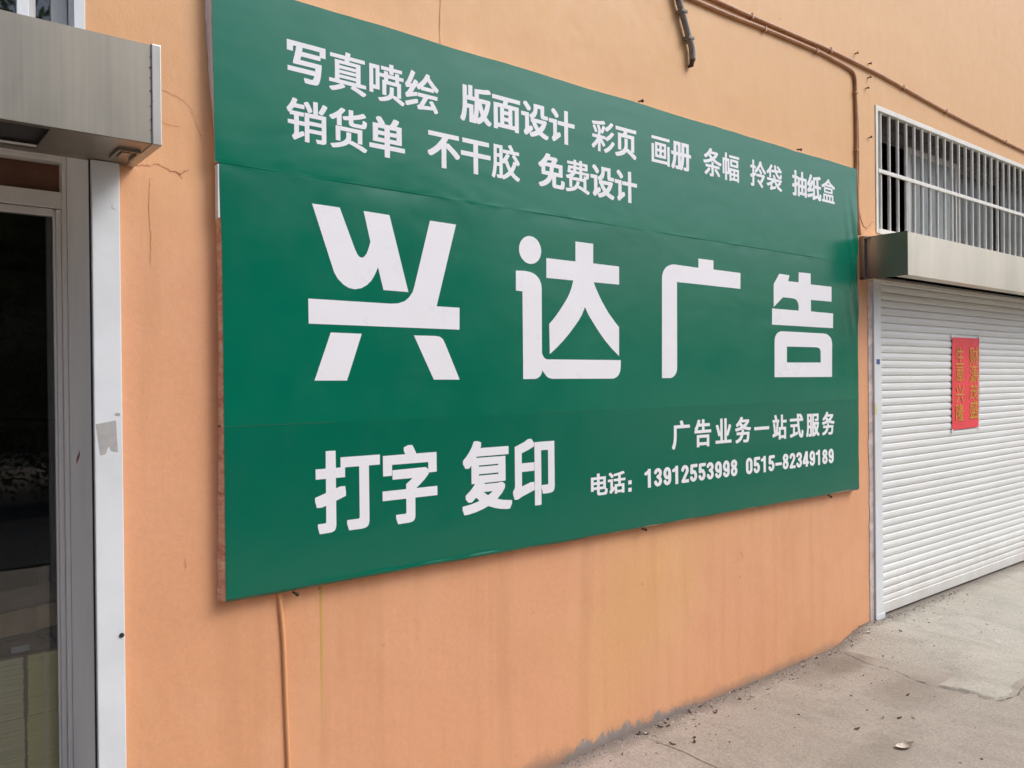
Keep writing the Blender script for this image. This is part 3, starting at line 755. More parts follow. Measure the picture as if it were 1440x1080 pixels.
GLYPHS = {
 '写真喷绘': ["11355 25774 11355 25933 11360 25936 12324 25936 12328 25863 12352 26031 12348 26036 11552 26036 11547 26041 11547 26101 11602 26312 11669 26625 11667 26629 11557 26629 11552 26625 11552 26447 11547 26442 11341 26442 11336 26447 11336 26793 12731 26793 12731 26447 12726 26442 12544 26442 12539 26328 11839 26328 11808 26209 11811 26200 12582 26200 12582 26101 12554 25854 12530 25709 12491 25574 12469 25532 12439 25497 12400 25474 12328 25459 12046 25459 11969 25466 11956 25522 11934 25564 11935 25630 12060 25630 12209 25620 12233 25625 12273 25662 12297 25718 12309 25772","11871 26489 12511 26487 12513 26625 12511 26629 11897 26629","12932 25455 12858 25532 12861 25569 13091 25644 13206 25693 13285 25737 12856 25742 12856 25868 13076 25873 13076 26545 13441 26548 13447 26550 13455 26601 12904 26604 12899 26606 12899 26732 12904 26737 13474 26737 13486 26849 13493 26868 13556 26868 13671 26854 13673 26807 13661 26746 13666 26737 14236 26737 14241 26732 14241 26606 14236 26604 13642 26604 13627 26550 14064 26545 14064 25873 14279 25870 14282 25742 13853 25737 14078 25659 14236 25594 14284 25569 14284 25532 14193 25454 14131 25455 13920 25553 13683 25639 13680 25676 13733 25739 13383 25739 13378 25736 13460 25686 13462 25648 13450 25637 13306 25563 13129 25493 13000 25452","13249 25873 13882 25870 13886 25873 13886 25933 13882 25938 13254 25938 13249 25933","13249 26050 13882 26048 13886 26050 13886 26097 13882 26101 13254 26101 13249 26097","13249 26214 13254 26209 13882 26209 13886 26256 13254 26258 13249 26256","13249 26372 13882 26370 13886 26372 13886 26428 13254 26431 13249 26428","14414 25709 14414 26718 14418 26723 14821 26723 14826 26718 14826 26475 14831 26471 15003 26471 15008 26475 15008 26569 15013 26573 15176 26573 15181 26471 15468 26471 15473 26475 15473 26569 15478 26573 15636 26573 15641 26569 15641 26475 15646 26471 15823 26471 15828 26466 15828 26344 15823 26340 15646 26340 15641 26335 15641 26246 15717 26242 15717 25714 15583 25709 15853 25578 15853 25536 15804 25454 15741 25452 15348 25665 15320 25633 15262 25591 15161 25539 15042 25497 14912 25465 14831 25463 14770 25541 14768 25578 14907 25609 15027 25647 15104 25681 15152 25712 15206 25765 15225 25798 15238 25840 15243 26043 15411 26041 15411 25831 15398 25756 15468 25758 15550 25728 15550 26111 15104 26113 15101 25709 14936 25709 14936 26242 15008 26246 15008 26335 15003 26340 14831 26340 14826 26335 14826 25854 14821 25849 14577 25849 14572 25845 14572 25709","14572 25994 14670 25994 14668 26580 14572 26578","15178 26246 15468 26244 15473 26246 15473 26335 15468 26340 15181 26340","14893 26604 14893 26734 15233 26734 15238 26856 15406 26856 15411 26734 15765 26732 15765 26606 15411 26604 15406 26494 15238 26494 15233 26604","16441 25485 16401 25588 16401 25625 16456 25646 16496 25676 16558 25765 16679 25961 16446 25964 16446 26106 17304 26106 17309 26101 17309 25966 17304 25964 16887 25961 16707 25667 16714 25662 17026 25693 16942 25817 16940 25854 17021 25894 17093 25896 17176 25788 17287 25620 17330 25536 17328 25497 17232 25451 17170 25450 17119 25550 17108 25564 17098 25564 16623 25511 16499 25485","15924 25543 15895 25653 15895 25686 15900 25689 16365 25849 16429 25845 16448 25756 16446 25715 15986 25541","15933 25847 15898 25947 15897 25985 15928 26002 15968 26041 16106 26228 16058 26223 15986 26204 15924 26206 15888 26307 15888 26344 15930 26382 15993 26485 16075 26653 16158 26870 16216 26870 16317 26827 16326 26821 16326 26788 16246 26597 16130 26372 16199 26382 16293 26555 16360 26551 16452 26499 16453 26461 16420 26400 16432 26404 16528 26481 16644 26601 16730 26718 16815 26868 16877 26868 16978 26835 16978 26798 16962 26760 17029 26676 17208 26502 17364 26386 17363 26349 17304 26249 17242 26249 17165 26305 17160 26225 16575 26225 16571 26277 16504 26226 16441 26225 16379 26327 16214 26073 16216 26069 16230 26071 16365 26104 16422 26104 16427 26101 16428 25971 16134 25894 15995 25845","16673 26368 17092 26368 16962 26494 16868 26601 16774 26475"],
 '版面设计': ["18366 25522 18364 25584 18396 25654 18427 25752 18446 25837 18470 26019 18477 26159 18479 26867 18680 26864 18680 26486 18682 26481 18739 26481 18744 26486 18744 26897 18946 26899 18949 26486 18951 26481 19046 26481 19050 26794 19461 26841 19673 26883 19777 26883 19783 26878 19849 26789 19848 26726 19541 26673 19258 26645 19256 26462 19753 26465 19824 26444 19824 26374 19810 26290 19768 26112 19703 25939 19628 25799 19697 25723 19749 25681 19870 25608 19871 25547 19841 25519 19796 25460 19687 25461 19569 25541 19489 25619 19371 25522 19263 25458 19164 25458 19135 25502 19107 25453 19013 25453 18994 25466 18984 25460 18786 25463 18786 26000 18781 26002 18675 26000 18666 25865 18642 25720 18599 25570 18547 25458 18446 25456 18409 25492","19201 25670 19277 25728 19355 25808 19298 25925 19253 26044 19232 25822","18989 25766 18994 25762 18995 25766 19013 25837 19038 26009 19048 26178 19048 26318 18682 26320 18682 26166 18989 26164","19489 26019 19508 26047 19538 26117 19574 26224 19588 26297 19392 26294 19442 26131","19989 25460 19987 26500 20456 26503 20487 26626 19919 26628 19919 26796 21355 26794 21353 26628 20735 26628 20692 26505 21280 26500 21278 25460 21070 25460 21065 25540 20197 25540 20192 25460","20197 25706 20310 25706 20313 25710 20310 26336 20197 26336 20195 26332","20518 25706 20735 25706 20735 25818 20518 25818","20943 25706 21065 25706 21068 25710 21065 26336 20943 26336 20940 26332","20515 25972 20735 25970 20737 26075 20735 26079 20518 26079","20515 26234 20735 26231 20737 26332 20735 26336 20518 26336","21603 25492 21543 25584 21542 25645 21591 25696 21615 25757 21617 26257 21405 26262 21405 26425 21825 26425 21825 25860 21830 25855 21896 25902 21990 25902 22035 25804 22035 25748 21871 25626 21872 25622 21900 25629 22009 25662 22132 25713 22190 25748 22092 25860 22031 25953 21976 26065 21919 26075 21919 26210 21850 26290 21849 26350 21915 26386 21966 26424 22039 26505 22061 26551 22080 26640 22080 26841 22660 26841 22660 26481 22665 26453 22679 26439 22764 26446 22863 26444 22875 26346 22875 26290 22825 26280 22570 26280 22519 26288 22495 26301 22470 26332 22455 26397 22453 26677 22292 26677 22287 26673 22285 26561 22278 26514 22245 26416 22199 26341 22151 26291 22077 26238 22613 26236 22726 26241 22797 26210 22799 26149 22732 25991 22657 25869 22549 25743 22688 25676 22891 25612 22891 25556 22857 25514 22824 25458 22721 25456 22637 25479 22509 25527 22363 25605 22207 25527 22009 25460 21910 25460 21856 25556 21853 25614 21754 25539 21702 25491","22366 25879 22459 25972 22511 26047 22519 26070 22221 26070 22224 26051 22262 25995","21749 26507 21655 26615 21524 26738 21523 26799 21598 26869 21693 26869 21707 26861 21823 26757 21926 26645 21926 26584 21853 26508","23797 25460 23795 26220 23793 26224 23415 26224 23410 26229 23410 26397 23793 26399 23795 26888 23797 26892 24010 26892 24012 26402 24392 26399 24397 26397 24397 26229 24392 26224 24014 26224 24012 25463","23146 25488 23110 25556 23088 25584 23085 25650 23134 25701 23158 25766 23158 26252 22920 26255 22920 26427 23373 26425 23373 25860 23387 25863 23458 25911 23557 25911 23594 25813 23594 25752 23297 25539 23245 25489","23292 26505 23195 26612 23057 26738 23057 26799 23127 26867 23231 26869 23363 26755 23469 26649 23469 26584 23395 26505"],
 '彩页': ["26261 25512 26183 25606 26183 25643 26330 25716 26481 25819 26607 25937 26657 25998 26701 26065 26766 26065 26868 26021 26869 25984 26813 25900 26703 25774 26636 25713 26564 25655 26408 25557 26320 25512","25489 25622 25425 25718 25425 25755 25549 25852 25633 25937 25702 26021 25753 26096 25471 26098 25467 26101 25467 26236 25811 26241 25811 26395 25852 26400 25808 26526 25760 26619 25762 26657 25848 26685 25907 26685 25959 26587 26006 26460 26013 26456 26114 26688 26173 26689 26279 26657 26274 26604 26453 26725 26539 26801 26623 26896 26692 26896 26795 26853 26795 26815 26665 26674 26499 26538 26398 26473 26334 26473 26252 26563 26170 26404 26123 26330 26063 26330 25985 26358 25983 26400 25981 26404 25969 26400 25976 26395 25976 26241 26279 26239 26284 26178 26380 26235 26490 26314 26577 26389 26669 26488 26724 26488 26830 26443 26832 26437 26832 26404 26827 26395 26701 26263 26577 26160 26408 26048 26343 26048 26284 26112 26279 26098 26050 26096 26109 26043 26235 25909 26262 25872 26263 25834 26187 25757 26132 25757 26024 25891 25981 25934 25976 25933 25976 25517 25811 25517 25811 25872 25806 25877 25725 25778 25586 25646 25549 25620","25627 26330 25574 26451 25501 26568 25503 26607 25581 26643 25641 26643 25652 26633 25739 26493 25776 26409 25776 26372 25769 26365 25691 26328","25486 26671 25457 26759 25457 26792 25467 26799 25829 26839 26008 26870 26155 26907 26215 26904 26281 26815 26279 26773 26082 26729 25714 26680 25572 26668","26974 25503 26908 25592 26908 25648 26913 25652 27092 25697 27229 25744 27353 25810 27413 25855 27468 25919 27498 25979 27514 26049 27518 26372 27720 26372 27725 26367 27725 26012 27713 25923 27799 25920 27941 25852 27950 25853 27950 26400 27945 26404 27298 26404 27296 25816 27294 25811 27087 25811 27085 26568 27427 26571 27473 26685 27468 26689 26945 26689 26945 26853 28299 26853 28303 26848 28303 26694 28299 26689 27720 26689 27665 26573 28163 26568 28163 25816 28021 25811 28180 25724 28297 25648 28297 25582 28233 25498 28134 25497 28028 25570 27895 25649 27647 25778 27604 25732 27528 25669 27418 25609 27261 25550 27078 25501"],
 '画册': ["29357 25627 29352 25632 29352 26491 29357 26496 29527 26496 29529 26491 29532 25769 30474 25769 30477 26500 30479 26505 30649 26505 30649 25557 30479 25557 30474 25627","29607 25884 29602 25888 29602 26589 29607 26594 30389 26594 30389 25884","29760 26019 29913 26019 29913 26173 29760 26173","30076 26019 30231 26019 30229 26176 30076 26173","29763 26304 29909 26304 29913 26309 29913 26458 29909 26463 29763 26463","30078 26304 30229 26304 30229 26463 30078 26463","29357 26725 29357 26867 30649 26865 30649 26729 30644 26725","30769 25608 30770 25678 30840 25800 30894 25959 30922 26113 30931 26211 30769 26215 30769 26379 30771 26384 30936 26384 30938 26388 30941 26879 31464 26879 31469 26874 31469 26388 31473 26384 31521 26384 31525 26388 31525 26874 31530 26879 32086 26879 32089 26388 32091 26384 32246 26384 32249 26215 32089 26211 32089 25669 32081 25618 32053 25574 32015 25555 31964 25545 31714 25540 31674 25646 31676 25706 31846 25706 31865 25711 31876 25725 31874 26213 31731 26211 31716 26019 31682 25837 31635 25688 31602 25613 31558 25540 31459 25538 31422 25574 31374 25560 31299 25552 31106 25552 31099 25557 31063 25655 31063 25711 31238 25713 31254 25720 31259 25734 31257 26213 31141 26211 31125 26024 31089 25846 31032 25678 30994 25604 30949 25533 30851 25531","31469 25917 31473 25912 31475 25917 31504 26057 31518 26183 31516 26213 31469 26211","31148 26384 31257 26384 31259 26388 31257 26713 31146 26711","31737 26384 31874 26384 31876 26388 31874 26713 31735 26711"],
 '条幅': ["33738 25587 33702 25685 33702 25722 33842 25722 33859 25736 33857 26031 33387 26031 33382 26035 33382 26166 33857 26168 33861 26327 34037 26325 34037 26171 34042 26168 34514 26166 34511 26031 34042 26031 34037 26026 34037 25694 34032 25657 34020 25629 33985 25604 33933 25591","34399 25634 34280 25769 34115 25918 34116 25956 34193 26012 34265 26009 34416 25878 34513 25778 34549 25732 34548 25694 34464 25632","33377 25641 33306 25718 33308 25755 33387 25805 33472 25870 33615 26010 33681 26009 33766 25970 33766 25932 33749 25909 33659 25811 33572 25733 33444 25638","33268 26199 33214 26297 33216 26337 33368 26361 33515 26395 33672 26444 33778 26488 33710 26543 33634 26616 33496 26524 33415 26479 33354 26479 33273 26563 33275 26601 33444 26697 33562 26790 33654 26885 33738 26998 33795 26998 33918 26970 33917 26932 33871 26857 34331 26862 34402 26820 34407 26778 34352 26694 34263 26596 34198 26538 34129 26488 34132 26484 34222 26449 34374 26403 34526 26369 34685 26344 34684 26306 34611 26208 34549 26208 34450 26224 34274 26264 34132 26309 33952 26386 33828 26330 33600 26255 33339 26199","33774 26717 33847 26650 33952 26577 34042 26636 34133 26717 34132 26722 33776 26722","34981 25582 34976 25587 34976 26568 34972 26572 34929 26572 34927 26568 34927 25895 34924 25890 34782 25890 34777 25895 34777 26708 34976 26713 34976 26988 34981 26993 35133 26993 35138 26988 35138 26713 35342 26708 35342 26255 36165 26250 36165 25591 36163 25587 36001 25587 35992 25634 35508 25634 35503 25582 35346 25582 35342 25587 35342 25961 35337 25965 35324 25937 35285 25911 35242 25904 35142 25904 35138 25900 35138 25587 35133 25582","35505 25764 35660 25762 35662 25876 35508 25879","35821 25764 35997 25764 35997 25876 35821 25876","35508 26007 35660 26007 35662 26119 35508 26122","35821 26012 35826 26007 35992 26007 35997 26012 35997 26119 35821 26119","35138 26045 35185 26038 35195 26054 35195 26568 35190 26572 35142 26572 35138 26568","35413 26330 35408 26334 35408 26713 35413 26717 36101 26717 36101 26330","35574 26456 35935 26456 35940 26460 35940 26586 35935 26591 35574 26591","35332 26787 35332 26913 35337 26916 36184 26913 36182 26785"],
 '拎袋': ["37783 25913 37782 25952 37858 26013 37919 26013 38026 25940 38126 26051 38216 26172 38213 26177 37704 26177 37699 26181 37699 26312 37704 26317 38311 26317 38330 26324 38391 26324 38470 26270 38469 26233 38388 26102 38276 25952 38170 25831 38304 25710 38304 25672 38227 25601 38162 25600 38003 25744","37222 25607 37214 25654 37193 25714 37192 25752 37325 25754 37339 25770 37339 26093 37330 26095 37241 26065 37185 26065 37152 26181 37152 26214 37339 26275 37339 26564 37334 26569 37171 26569 37166 26574 37166 26709 37339 26714 37339 27008 37507 27011 37510 26714 37657 26709 37657 26574 37652 26569 37512 26569 37510 26564 37512 26329 37591 26356 37629 26359 37552 26434 37552 26471 37694 26582 37827 26719 37934 26863 38017 27015 38082 27014 38176 26985 38180 26943 38164 26910 38240 26803 38291 26742 38410 26624 38489 26558 38587 26493 38589 26452 38548 26415 38508 26364 38447 26365 38353 26437 38266 26518 38179 26611 38073 26748 37953 26592 37839 26474 37694 26357 37657 26354 37671 26214 37510 26153 37510 25719 37490 25654 37461 25627 37414 25611 37344 25604","38073 26328 37923 26508 37923 26546 38007 26592 38068 26591 38177 26476 38223 26415 38223 26382 38143 26329","38715 25826 38650 25910 38653 25948 38798 25988 38891 26021 39013 26072 39136 26139 38681 26142 38681 26277 39307 26278 39223 26410 39223 26443 39321 26485 39377 26485 39444 26406 39486 26336 39489 26294 39471 26279 39475 26277 40074 26275 40074 26144 39932 26139 39997 26093 39996 26051 39854 25960 39768 25915 39812 25885 39896 25843 39990 25810 40097 25783 40099 25742 40072 25714 40027 25647 39966 25647 39854 25680 39770 25714 39653 25778 39578 25833 39488 25920 39449 25967 39363 26104 39274 26040 39174 25981 39175 25822 39438 25880 39503 25880 39508 25878 39513 25798 39513 25752 39503 25747 39176 25668 39050 25624 38989 25623 38950 25710 38949 25747 38985 25769 39001 25794 39006 25812 39003 25903 38891 25859 38779 25825","39634 26019 39686 26044 39829 26139 39546 26142 39577 26088","38891 26312 38888 26574 38779 26491 38718 26490 38635 26569 38634 26606 38751 26694 38865 26798 38953 26901 39031 27013 39097 27013 39195 26976 39195 26943 39136 26849 39059 26751 39059 26317 39055 26312","39092 26602 39078 26733 39383 26765 39356 26887 39347 26971 39349 27013 39517 27013 39534 26896 39569 26779 39765 26796 39784 26803 39606 26919 39606 26952 39672 27005 39732 27006 39863 26935 39946 26877 39955 26868 39955 26835 39938 26812 40055 26815 40067 26737 40067 26691 40055 26684 39639 26646 39634 26644 39642 26630 39683 26578 39732 26530 39793 26488 39840 26469 39882 26459 39902 26471 39922 26522 39934 26597 39990 26597 40078 26553 40081 26504 40067 26424 40052 26382 40035 26354 40013 26334 39985 26319 39948 26312 39817 26315 39718 26339 39667 26362 39611 26399 39516 26494 39433 26628 39162 26602"],
 '抽纸盒': ["41181 25633 41148 25731 41148 25787 41153 25792 41299 25792 41325 25806 41328 26128 41224 26100 41130 26100 41097 26207 41097 26268 41325 26334 41328 26595 41323 26600 41120 26600 41118 26763 41328 26768 41328 27062 41332 27067 41531 27067 41535 27062 41535 26768 41700 26766 41710 26721 42002 26721 42005 27062 42210 27065 42215 26721 42568 26721 42573 26717 42573 25647 42365 25644 42361 25740 41870 25740 41865 25736 41865 25637 41861 25635 41658 25637 41658 26231 41653 26232 41535 26193 41535 25740 41531 25708 41516 25676 41483 25650 41431 25635","41865 25913 41870 25908 42002 25908 42002 26156 41870 26156 41865 26151","42215 25908 42361 25908 42361 26156 42215 26156","41865 26329 41870 26324 42002 26324 42002 26553 41870 26553 41865 26548","42215 26324 42361 26324 42361 26553 42215 26553","41535 26399 41540 26394 41601 26413 41653 26413 41658 26418 41658 26595 41653 26600 41540 26600 41535 26595","42653 25722 42632 25824 42634 25890 43153 26004 43231 26007 43229 26130 42903 26063 42771 26023 42672 26023 42637 26119 42637 26184 42667 26196 42708 26231 42777 26305 42851 26399 42847 26404 42818 26399 42762 26383 42663 26383 42625 26488 42625 26544 42678 26590 42744 26689 42861 26908 42927 27065 43026 27067 43130 27016 43130 26959 43106 26903 43013 26721 42931 26583 42987 26590 43078 26742 43177 26742 43230 26712 43233 26929 43573 26983 43729 27016 43870 27054 43977 27053 44052 26969 44054 26908 44049 26901 44002 26888 43804 26843 43811 26497 43818 26485 44078 26483 44078 26324 44073 26319 43828 26319 43826 26315 43863 26049 43882 25969 43913 25885 43922 25913 43932 26051 44031 26050 44064 26024 44120 25992 44120 25936 44104 25792 44078 25708 44056 25675 44026 25654 43993 25644 43870 25644 43828 25654 43765 25703 43731 25754 43715 25794 43705 25771 43417 25672 43332 25631 43229 25628 43177 25717 43178 25778 43211 25810 43219 25835 42752 25719","43436 25885 43597 25932 43667 25932 43646 26044 43611 26319 43441 26319 43436 26315","43015 26268 43172 26294 43231 26296 43229 26564 43117 26399","43436 26488 43604 26488 43592 26808 43446 26789 43436 26782","44177 25680 44177 25815 44325 25820 44328 26165 45432 26165 45436 26161 45436 25820 45580 25815 45578 25677","44493 25820 44637 25820 44634 26037 44493 26035","44804 25820 44950 25820 44950 26035 44804 26035","45115 25820 45264 25820 45262 26037 45115 26035","44413 26226 44413 26558 44399 26559 44276 26511 44215 26511 44142 26595 44141 26632 44356 26719 44554 26822 44719 26938 44842 27061 44908 27062 45002 27020 45007 26983 44996 26964 45172 26850 45356 26757 45620 26656 45620 26618 45540 26523 45479 26523 45450 26532 45323 26584 45219 26636 45215 26616 44554 26616 44549 26629 44417 26567 44427 26565 45347 26562 45347 26226","44578 26343 45172 26341 45177 26343 45177 26441 44582 26443 44578 26441","44748 26740 45026 26740 45029 26745 44880 26847 44744 26745"],
 '销货单': ["11545 23503 11490 23594 11490 23632 11537 23674 11562 23730 11564 24010 11343 24015 11343 24150 11564 24155 11564 24314 11559 24318 11415 24318 11410 24323 11410 24393 11362 24395 11305 24496 11306 24533 11369 24603 11430 24692 11479 24785 11521 24888 11583 24891 11684 24860 11684 24828 11641 24720 11646 24715 11934 24715 11939 24711 11939 24575 11934 24571 11564 24571 11482 24458 11915 24454 11915 24323 11910 24318 11737 24318 11732 24314 11732 24155 11939 24152 11943 24468 12251 24468 12256 24472 12256 24893 12424 24895 12428 24468 12726 24468 12729 24463 12729 23594 12709 23538 12659 23509 12606 23498 12385 23496 12378 23501 12364 23557 12345 23594 12344 23632 12539 23634 12553 23639 12560 23650 12558 23809 12111 23809 12109 23487 12107 23482 11943 23482 11941 24010 11737 24012 11732 24010 11732 23772 11742 23770 11847 23823 11905 23823 11931 23730 11931 23692 11675 23549 11607 23501","12109 23945 12558 23942 12560 24066 12111 24068","12111 24202 12558 24202 12560 24323 12111 24325","12068 24486 12003 24627 11922 24762 11924 24802 12011 24842 12073 24842 12156 24715 12224 24575 12222 24532 12126 24486","12452 24530 12451 24571 12526 24687 12611 24851 12683 24849 12773 24809 12774 24771 12752 24729 12689 24622 12601 24493 12539 24491","12952 23484 12915 23538 12880 23576 12885 23613 13062 23649 13221 23695 13322 23738 13360 23761 13394 23783 13446 23834 13475 23884 13487 23926 13490 24094 13494 24096 13672 24094 13672 23903 13658 23818 13720 23818 13898 23765 14133 23680 14292 23608 14292 23571 14229 23485 14162 23482 13955 23577 13773 23646 13605 23699 13595 23706 13590 23722 13562 23691 13480 23634 13360 23578 13221 23531 13014 23482","13081 23753 13081 24258 13086 24262 14109 24262 14109 23760 13927 23762 13927 24117 13922 24120 13264 24120 13259 24117 13259 23753","12846 24532 12846 24573 12981 24644 13125 24742 13198 24804 13288 24901 13350 24902 13454 24865 13453 24823 13312 24673 13312 24286 13132 24286 13129 24538 12995 24456 12928 24457","13389 24498 13355 24580 13357 24617 13586 24669 13586 24884 13590 24888 13759 24888 13763 24884 13763 24715 13768 24713 13979 24781 14123 24846 14186 24846 14263 24767 14261 24729 14176 24690 14013 24631 13763 24561 13767 24472 13783 24456 13816 24449 14071 24449 14090 24454 14104 24463 14120 24491 14133 24599 14138 24601 14196 24601 14229 24583 14296 24561 14294 24477 14272 24388 14256 24360 14232 24337 14196 24321 14133 24314 13768 24314 13682 24321 13624 24345 13598 24379 13588 24416 13586 24519 13581 24524 13451 24498","14388 23739 14388 23905 15007 23907 15007 23982 15002 23987 14532 23987 14529 23991 14529 24645 14773 24650 14664 24795 14666 24857 14757 24899 14863 24899 14937 24813 15004 24720 15026 24678 15026 24650 15233 24648 15302 24739 15391 24899 15492 24900 15612 24860 15614 24795 15514 24650 15725 24645 15725 23991 15723 23987 15228 23987 15226 23907 15857 23905 15857 23739 15228 23739 15223 23470 15007 23473 15007 23734 15002 23739","14741 24145 15002 24143 15007 24145 15007 24239 15002 24244 14743 24244","15226 24145 15502 24143 15506 24145 15506 24239 15502 24244 15228 24244","14743 24393 15002 24393 15007 24398 15007 24486 15002 24491 14743 24491","15228 24393 15502 24393 15506 24398 15506 24486 15502 24491 15228 24491"],
 '不干胶': ["16918 23875 16846 23968 16847 24033 16951 24089 17064 24163 17243 24307 17400 24472 17509 24622 17506 24627 16885 24627 16880 24631 16880 24799 18278 24799 18278 24631 18273 24627 17798 24627 17690 24463 17690 24430 17694 24429 17704 24437 17803 24437 18104 24226 18226 24128 18319 24043 18320 23982 18231 23895 18132 23893 17939 24068 17751 24212 17699 24250 17690 24248 17690 23477 17685 23473 17473 23473 17469 23477 17469 24197 17464 24200 17313 24065 17120 23929 17022 23873","18970 23470 18965 24122 18367 24122 18365 24127 18367 24300 18965 24300 18967 24622 18443 24624 18443 24799 19737 24799 19737 24624 19191 24622 19191 24304 19196 24300 19803 24300 19807 24295 19807 24127 19803 24122 19196 24122 19191 24117 19191 23473","19857 23524 19854 23562 19890 23650 19925 23786 19953 23991 19963 24188 19963 24818 19967 24823 20414 24823 20419 24818 20419 24276 20424 24275 20529 24398 20610 24529 20607 24533 20433 24533 20431 24673 20791 24676 20793 24683 20774 24720 20704 24823 20704 24860 20711 24866 20805 24902 20866 24901 20962 24762 20981 24725 20979 24676 21275 24673 21275 24538 21271 24533 21059 24533 21057 24529 21173 24407 21263 24295 21308 24225 21308 24188 21224 24120 21163 24122 21134 24169 21085 24043 21050 23973 20959 23832 21050 23756 21111 23714 21205 23663 21308 23622 21311 23585 21233 23484 21172 23484 21040 23546 20932 23616 20838 23695 20664 23569 20490 23480 20428 23480 20391 23526 20372 23513 20320 23498 20146 23494 20113 23594 20113 23627 20118 23632 20226 23632 20245 23636 20252 23646 20250 23973 20118 23973 20113 23968 20101 23837 20078 23697 20052 23594 20008 23477 19944 23476","20419 23632 20513 23677 20593 23728 20718 23832 20620 23987 20546 24150 20504 24115 20443 24115 20419 24131","20838 23973 20908 24089 20974 24262 21040 24265 21064 24258 21067 24262 20995 24351 20906 24444 20908 24482 20974 24529 20970 24533 20683 24533 20678 24529 20772 24488 20774 24449 20717 24356 20650 24267 20690 24258 20744 24127 20799 24029","20120 24117 20252 24117 20250 24335 20123 24332","20123 24477 20127 24472 20250 24472 20250 24683 20127 24683 20123 24678"],
 '免费设计': ["22393 23487 22361 23543 22329 23580 22331 23641 22454 23676 22548 23713 22666 23780 22770 23867 22814 23921 22862 24001 22487 24003 22484 24295 22397 24297 22315 24379 22317 24443 22454 24546 22587 24678 22677 24790 22751 24909 22850 24912 22972 24887 22975 24828 22958 24792 23307 24797 23383 24750 23385 24687 23284 24529 23670 24529 23673 24005 23293 24001 23293 23702 23307 23672 23350 23662 23515 23662 23548 23671 23562 23683 23578 23725 23590 23865 23595 23870 23694 23868 23750 23840 23788 23830 23793 23823 23788 23706 23776 23627 23747 23552 23725 23529 23699 23513 23647 23501 23213 23501 23138 23518 23098 23552 23079 23618 23076 23914 23035 23837 22979 23758 22911 23689 22836 23630 22732 23571 22595 23515 22496 23484","22694 24169 22921 24169 22949 24365 22694 24365","23149 24169 23453 24167 23456 24365 23175 24367","22760 24529 22996 24529 23084 24636 22850 24638","23892 23484 23845 23576 23850 23613 24024 23636 24132 23658 24227 23688 24059 23692 24059 24061 23986 24045 23925 24045 23868 24136 23868 24169 23873 24172 24048 24225 24137 24267 24181 24295 24180 24300 23958 24300 23956 24342 23977 24440 24000 24603 24005 24608 24316 24613 24316 24673 24312 24678 23944 24678 23944 24799 24312 24799 24316 24804 24316 24893 24321 24895 24477 24895 24481 24799 24656 24799 24661 24804 24661 24893 24665 24895 24826 24895 24830 24799 25156 24799 25156 24491 24830 24491 24828 24421 24830 24416 25245 24416 25248 24412 25238 24281 25212 24188 25174 24155 25137 24145 25080 24145 25078 24141 25078 23702 25033 23697 25264 23608 25266 23571 25207 23488 25198 23482 25132 23485 24882 23586 24571 23686 24561 23713 24541 23688 24472 23630 24387 23583 24269 23541 24118 23505 24010 23489 23963 23482","24231 23692 24250 23695 24326 23733 24398 23790 24436 23837 24459 23884 24495 23987 24665 23987 24668 23945 24623 23801 24684 23802 24901 23741 24903 24005 24901 24010 24236 24010 24231 24005","24260 24145 24656 24143 24661 24145 24661 24295 24656 24300 24425 24298 24393 24253 24352 24211","24828 24145 24943 24145 24932 24150 24914 24220 24915 24262 25038 24258 25057 24272 25061 24300 24830 24300","24142 24421 24147 24416 24283 24416 24307 24486 24302 24491 24156 24491","24472 24416 24656 24416 24661 24421 24661 24486 24656 24491 24481 24491","24479 24613 24656 24610 24661 24613 24661 24673 24656 24678 24481 24678","24828 24613 24991 24610 24993 24673 24991 24678 24830 24678","25533 23502 25473 23594 25472 23655 25520 23706 25545 23767 25547 24267 25335 24272 25335 24435 25754 24435 25754 23870 25759 23865 25825 23912 25919 23912 25964 23814 25964 23758 25800 23636 25802 23632 25830 23639 25938 23672 26061 23723 26119 23758 26022 23870 25960 23963 25905 24075 25849 24085 25849 24220 25780 24300 25778 24360 25844 24396 25896 24434 25968 24515 25990 24561 26009 24650 26009 24851 26589 24851 26589 24491 26594 24463 26608 24449 26693 24456 26792 24454 26804 24356 26804 24300 26754 24290 26499 24290 26448 24298 26424 24311 26399 24342 26384 24407 26382 24687 26221 24687 26217 24683 26214 24571 26207 24524 26174 24426 26129 24351 26080 24301 26006 24248 26542 24246 26655 24251 26726 24220 26728 24159 26661 24001 26586 23879 26478 23753 26617 23686 26820 23622 26820 23566 26785 23524 26752 23468 26650 23466 26565 23489 26438 23537 26292 23615 26136 23537 25938 23470 25839 23470 25785 23566 25783 23624 25684 23549 25632 23501","26295 23889 26388 23982 26440 24057 26448 24080 26151 24080 26154 24061 26191 24005","25679 24517 25585 24625 25454 24748 25453 24809 25528 24879 25622 24879 25637 24871 25753 24767 25856 24655 25856 24594 25783 24518","27725 23470 27723 24230 27721 24234 27343 24234 27339 24239 27339 24407 27721 24409 27723 24898 27725 24902 27938 24902 27940 24412 28320 24409 28324 24407 28324 24239 28320 24234 27942 24234 27940 23473","27075 23498 27039 23566 27017 23594 27013 23660 27062 23711 27086 23776 27086 24262 26848 24265 26848 24437 27301 24435 27301 23870 27315 23873 27386 23921 27485 23921 27523 23823 27523 23762 27226 23549 27174 23499","27221 24515 27123 24622 26985 24748 26985 24809 27056 24877 27160 24879 27292 24765 27397 24659 27397 24594 27323 24515"],
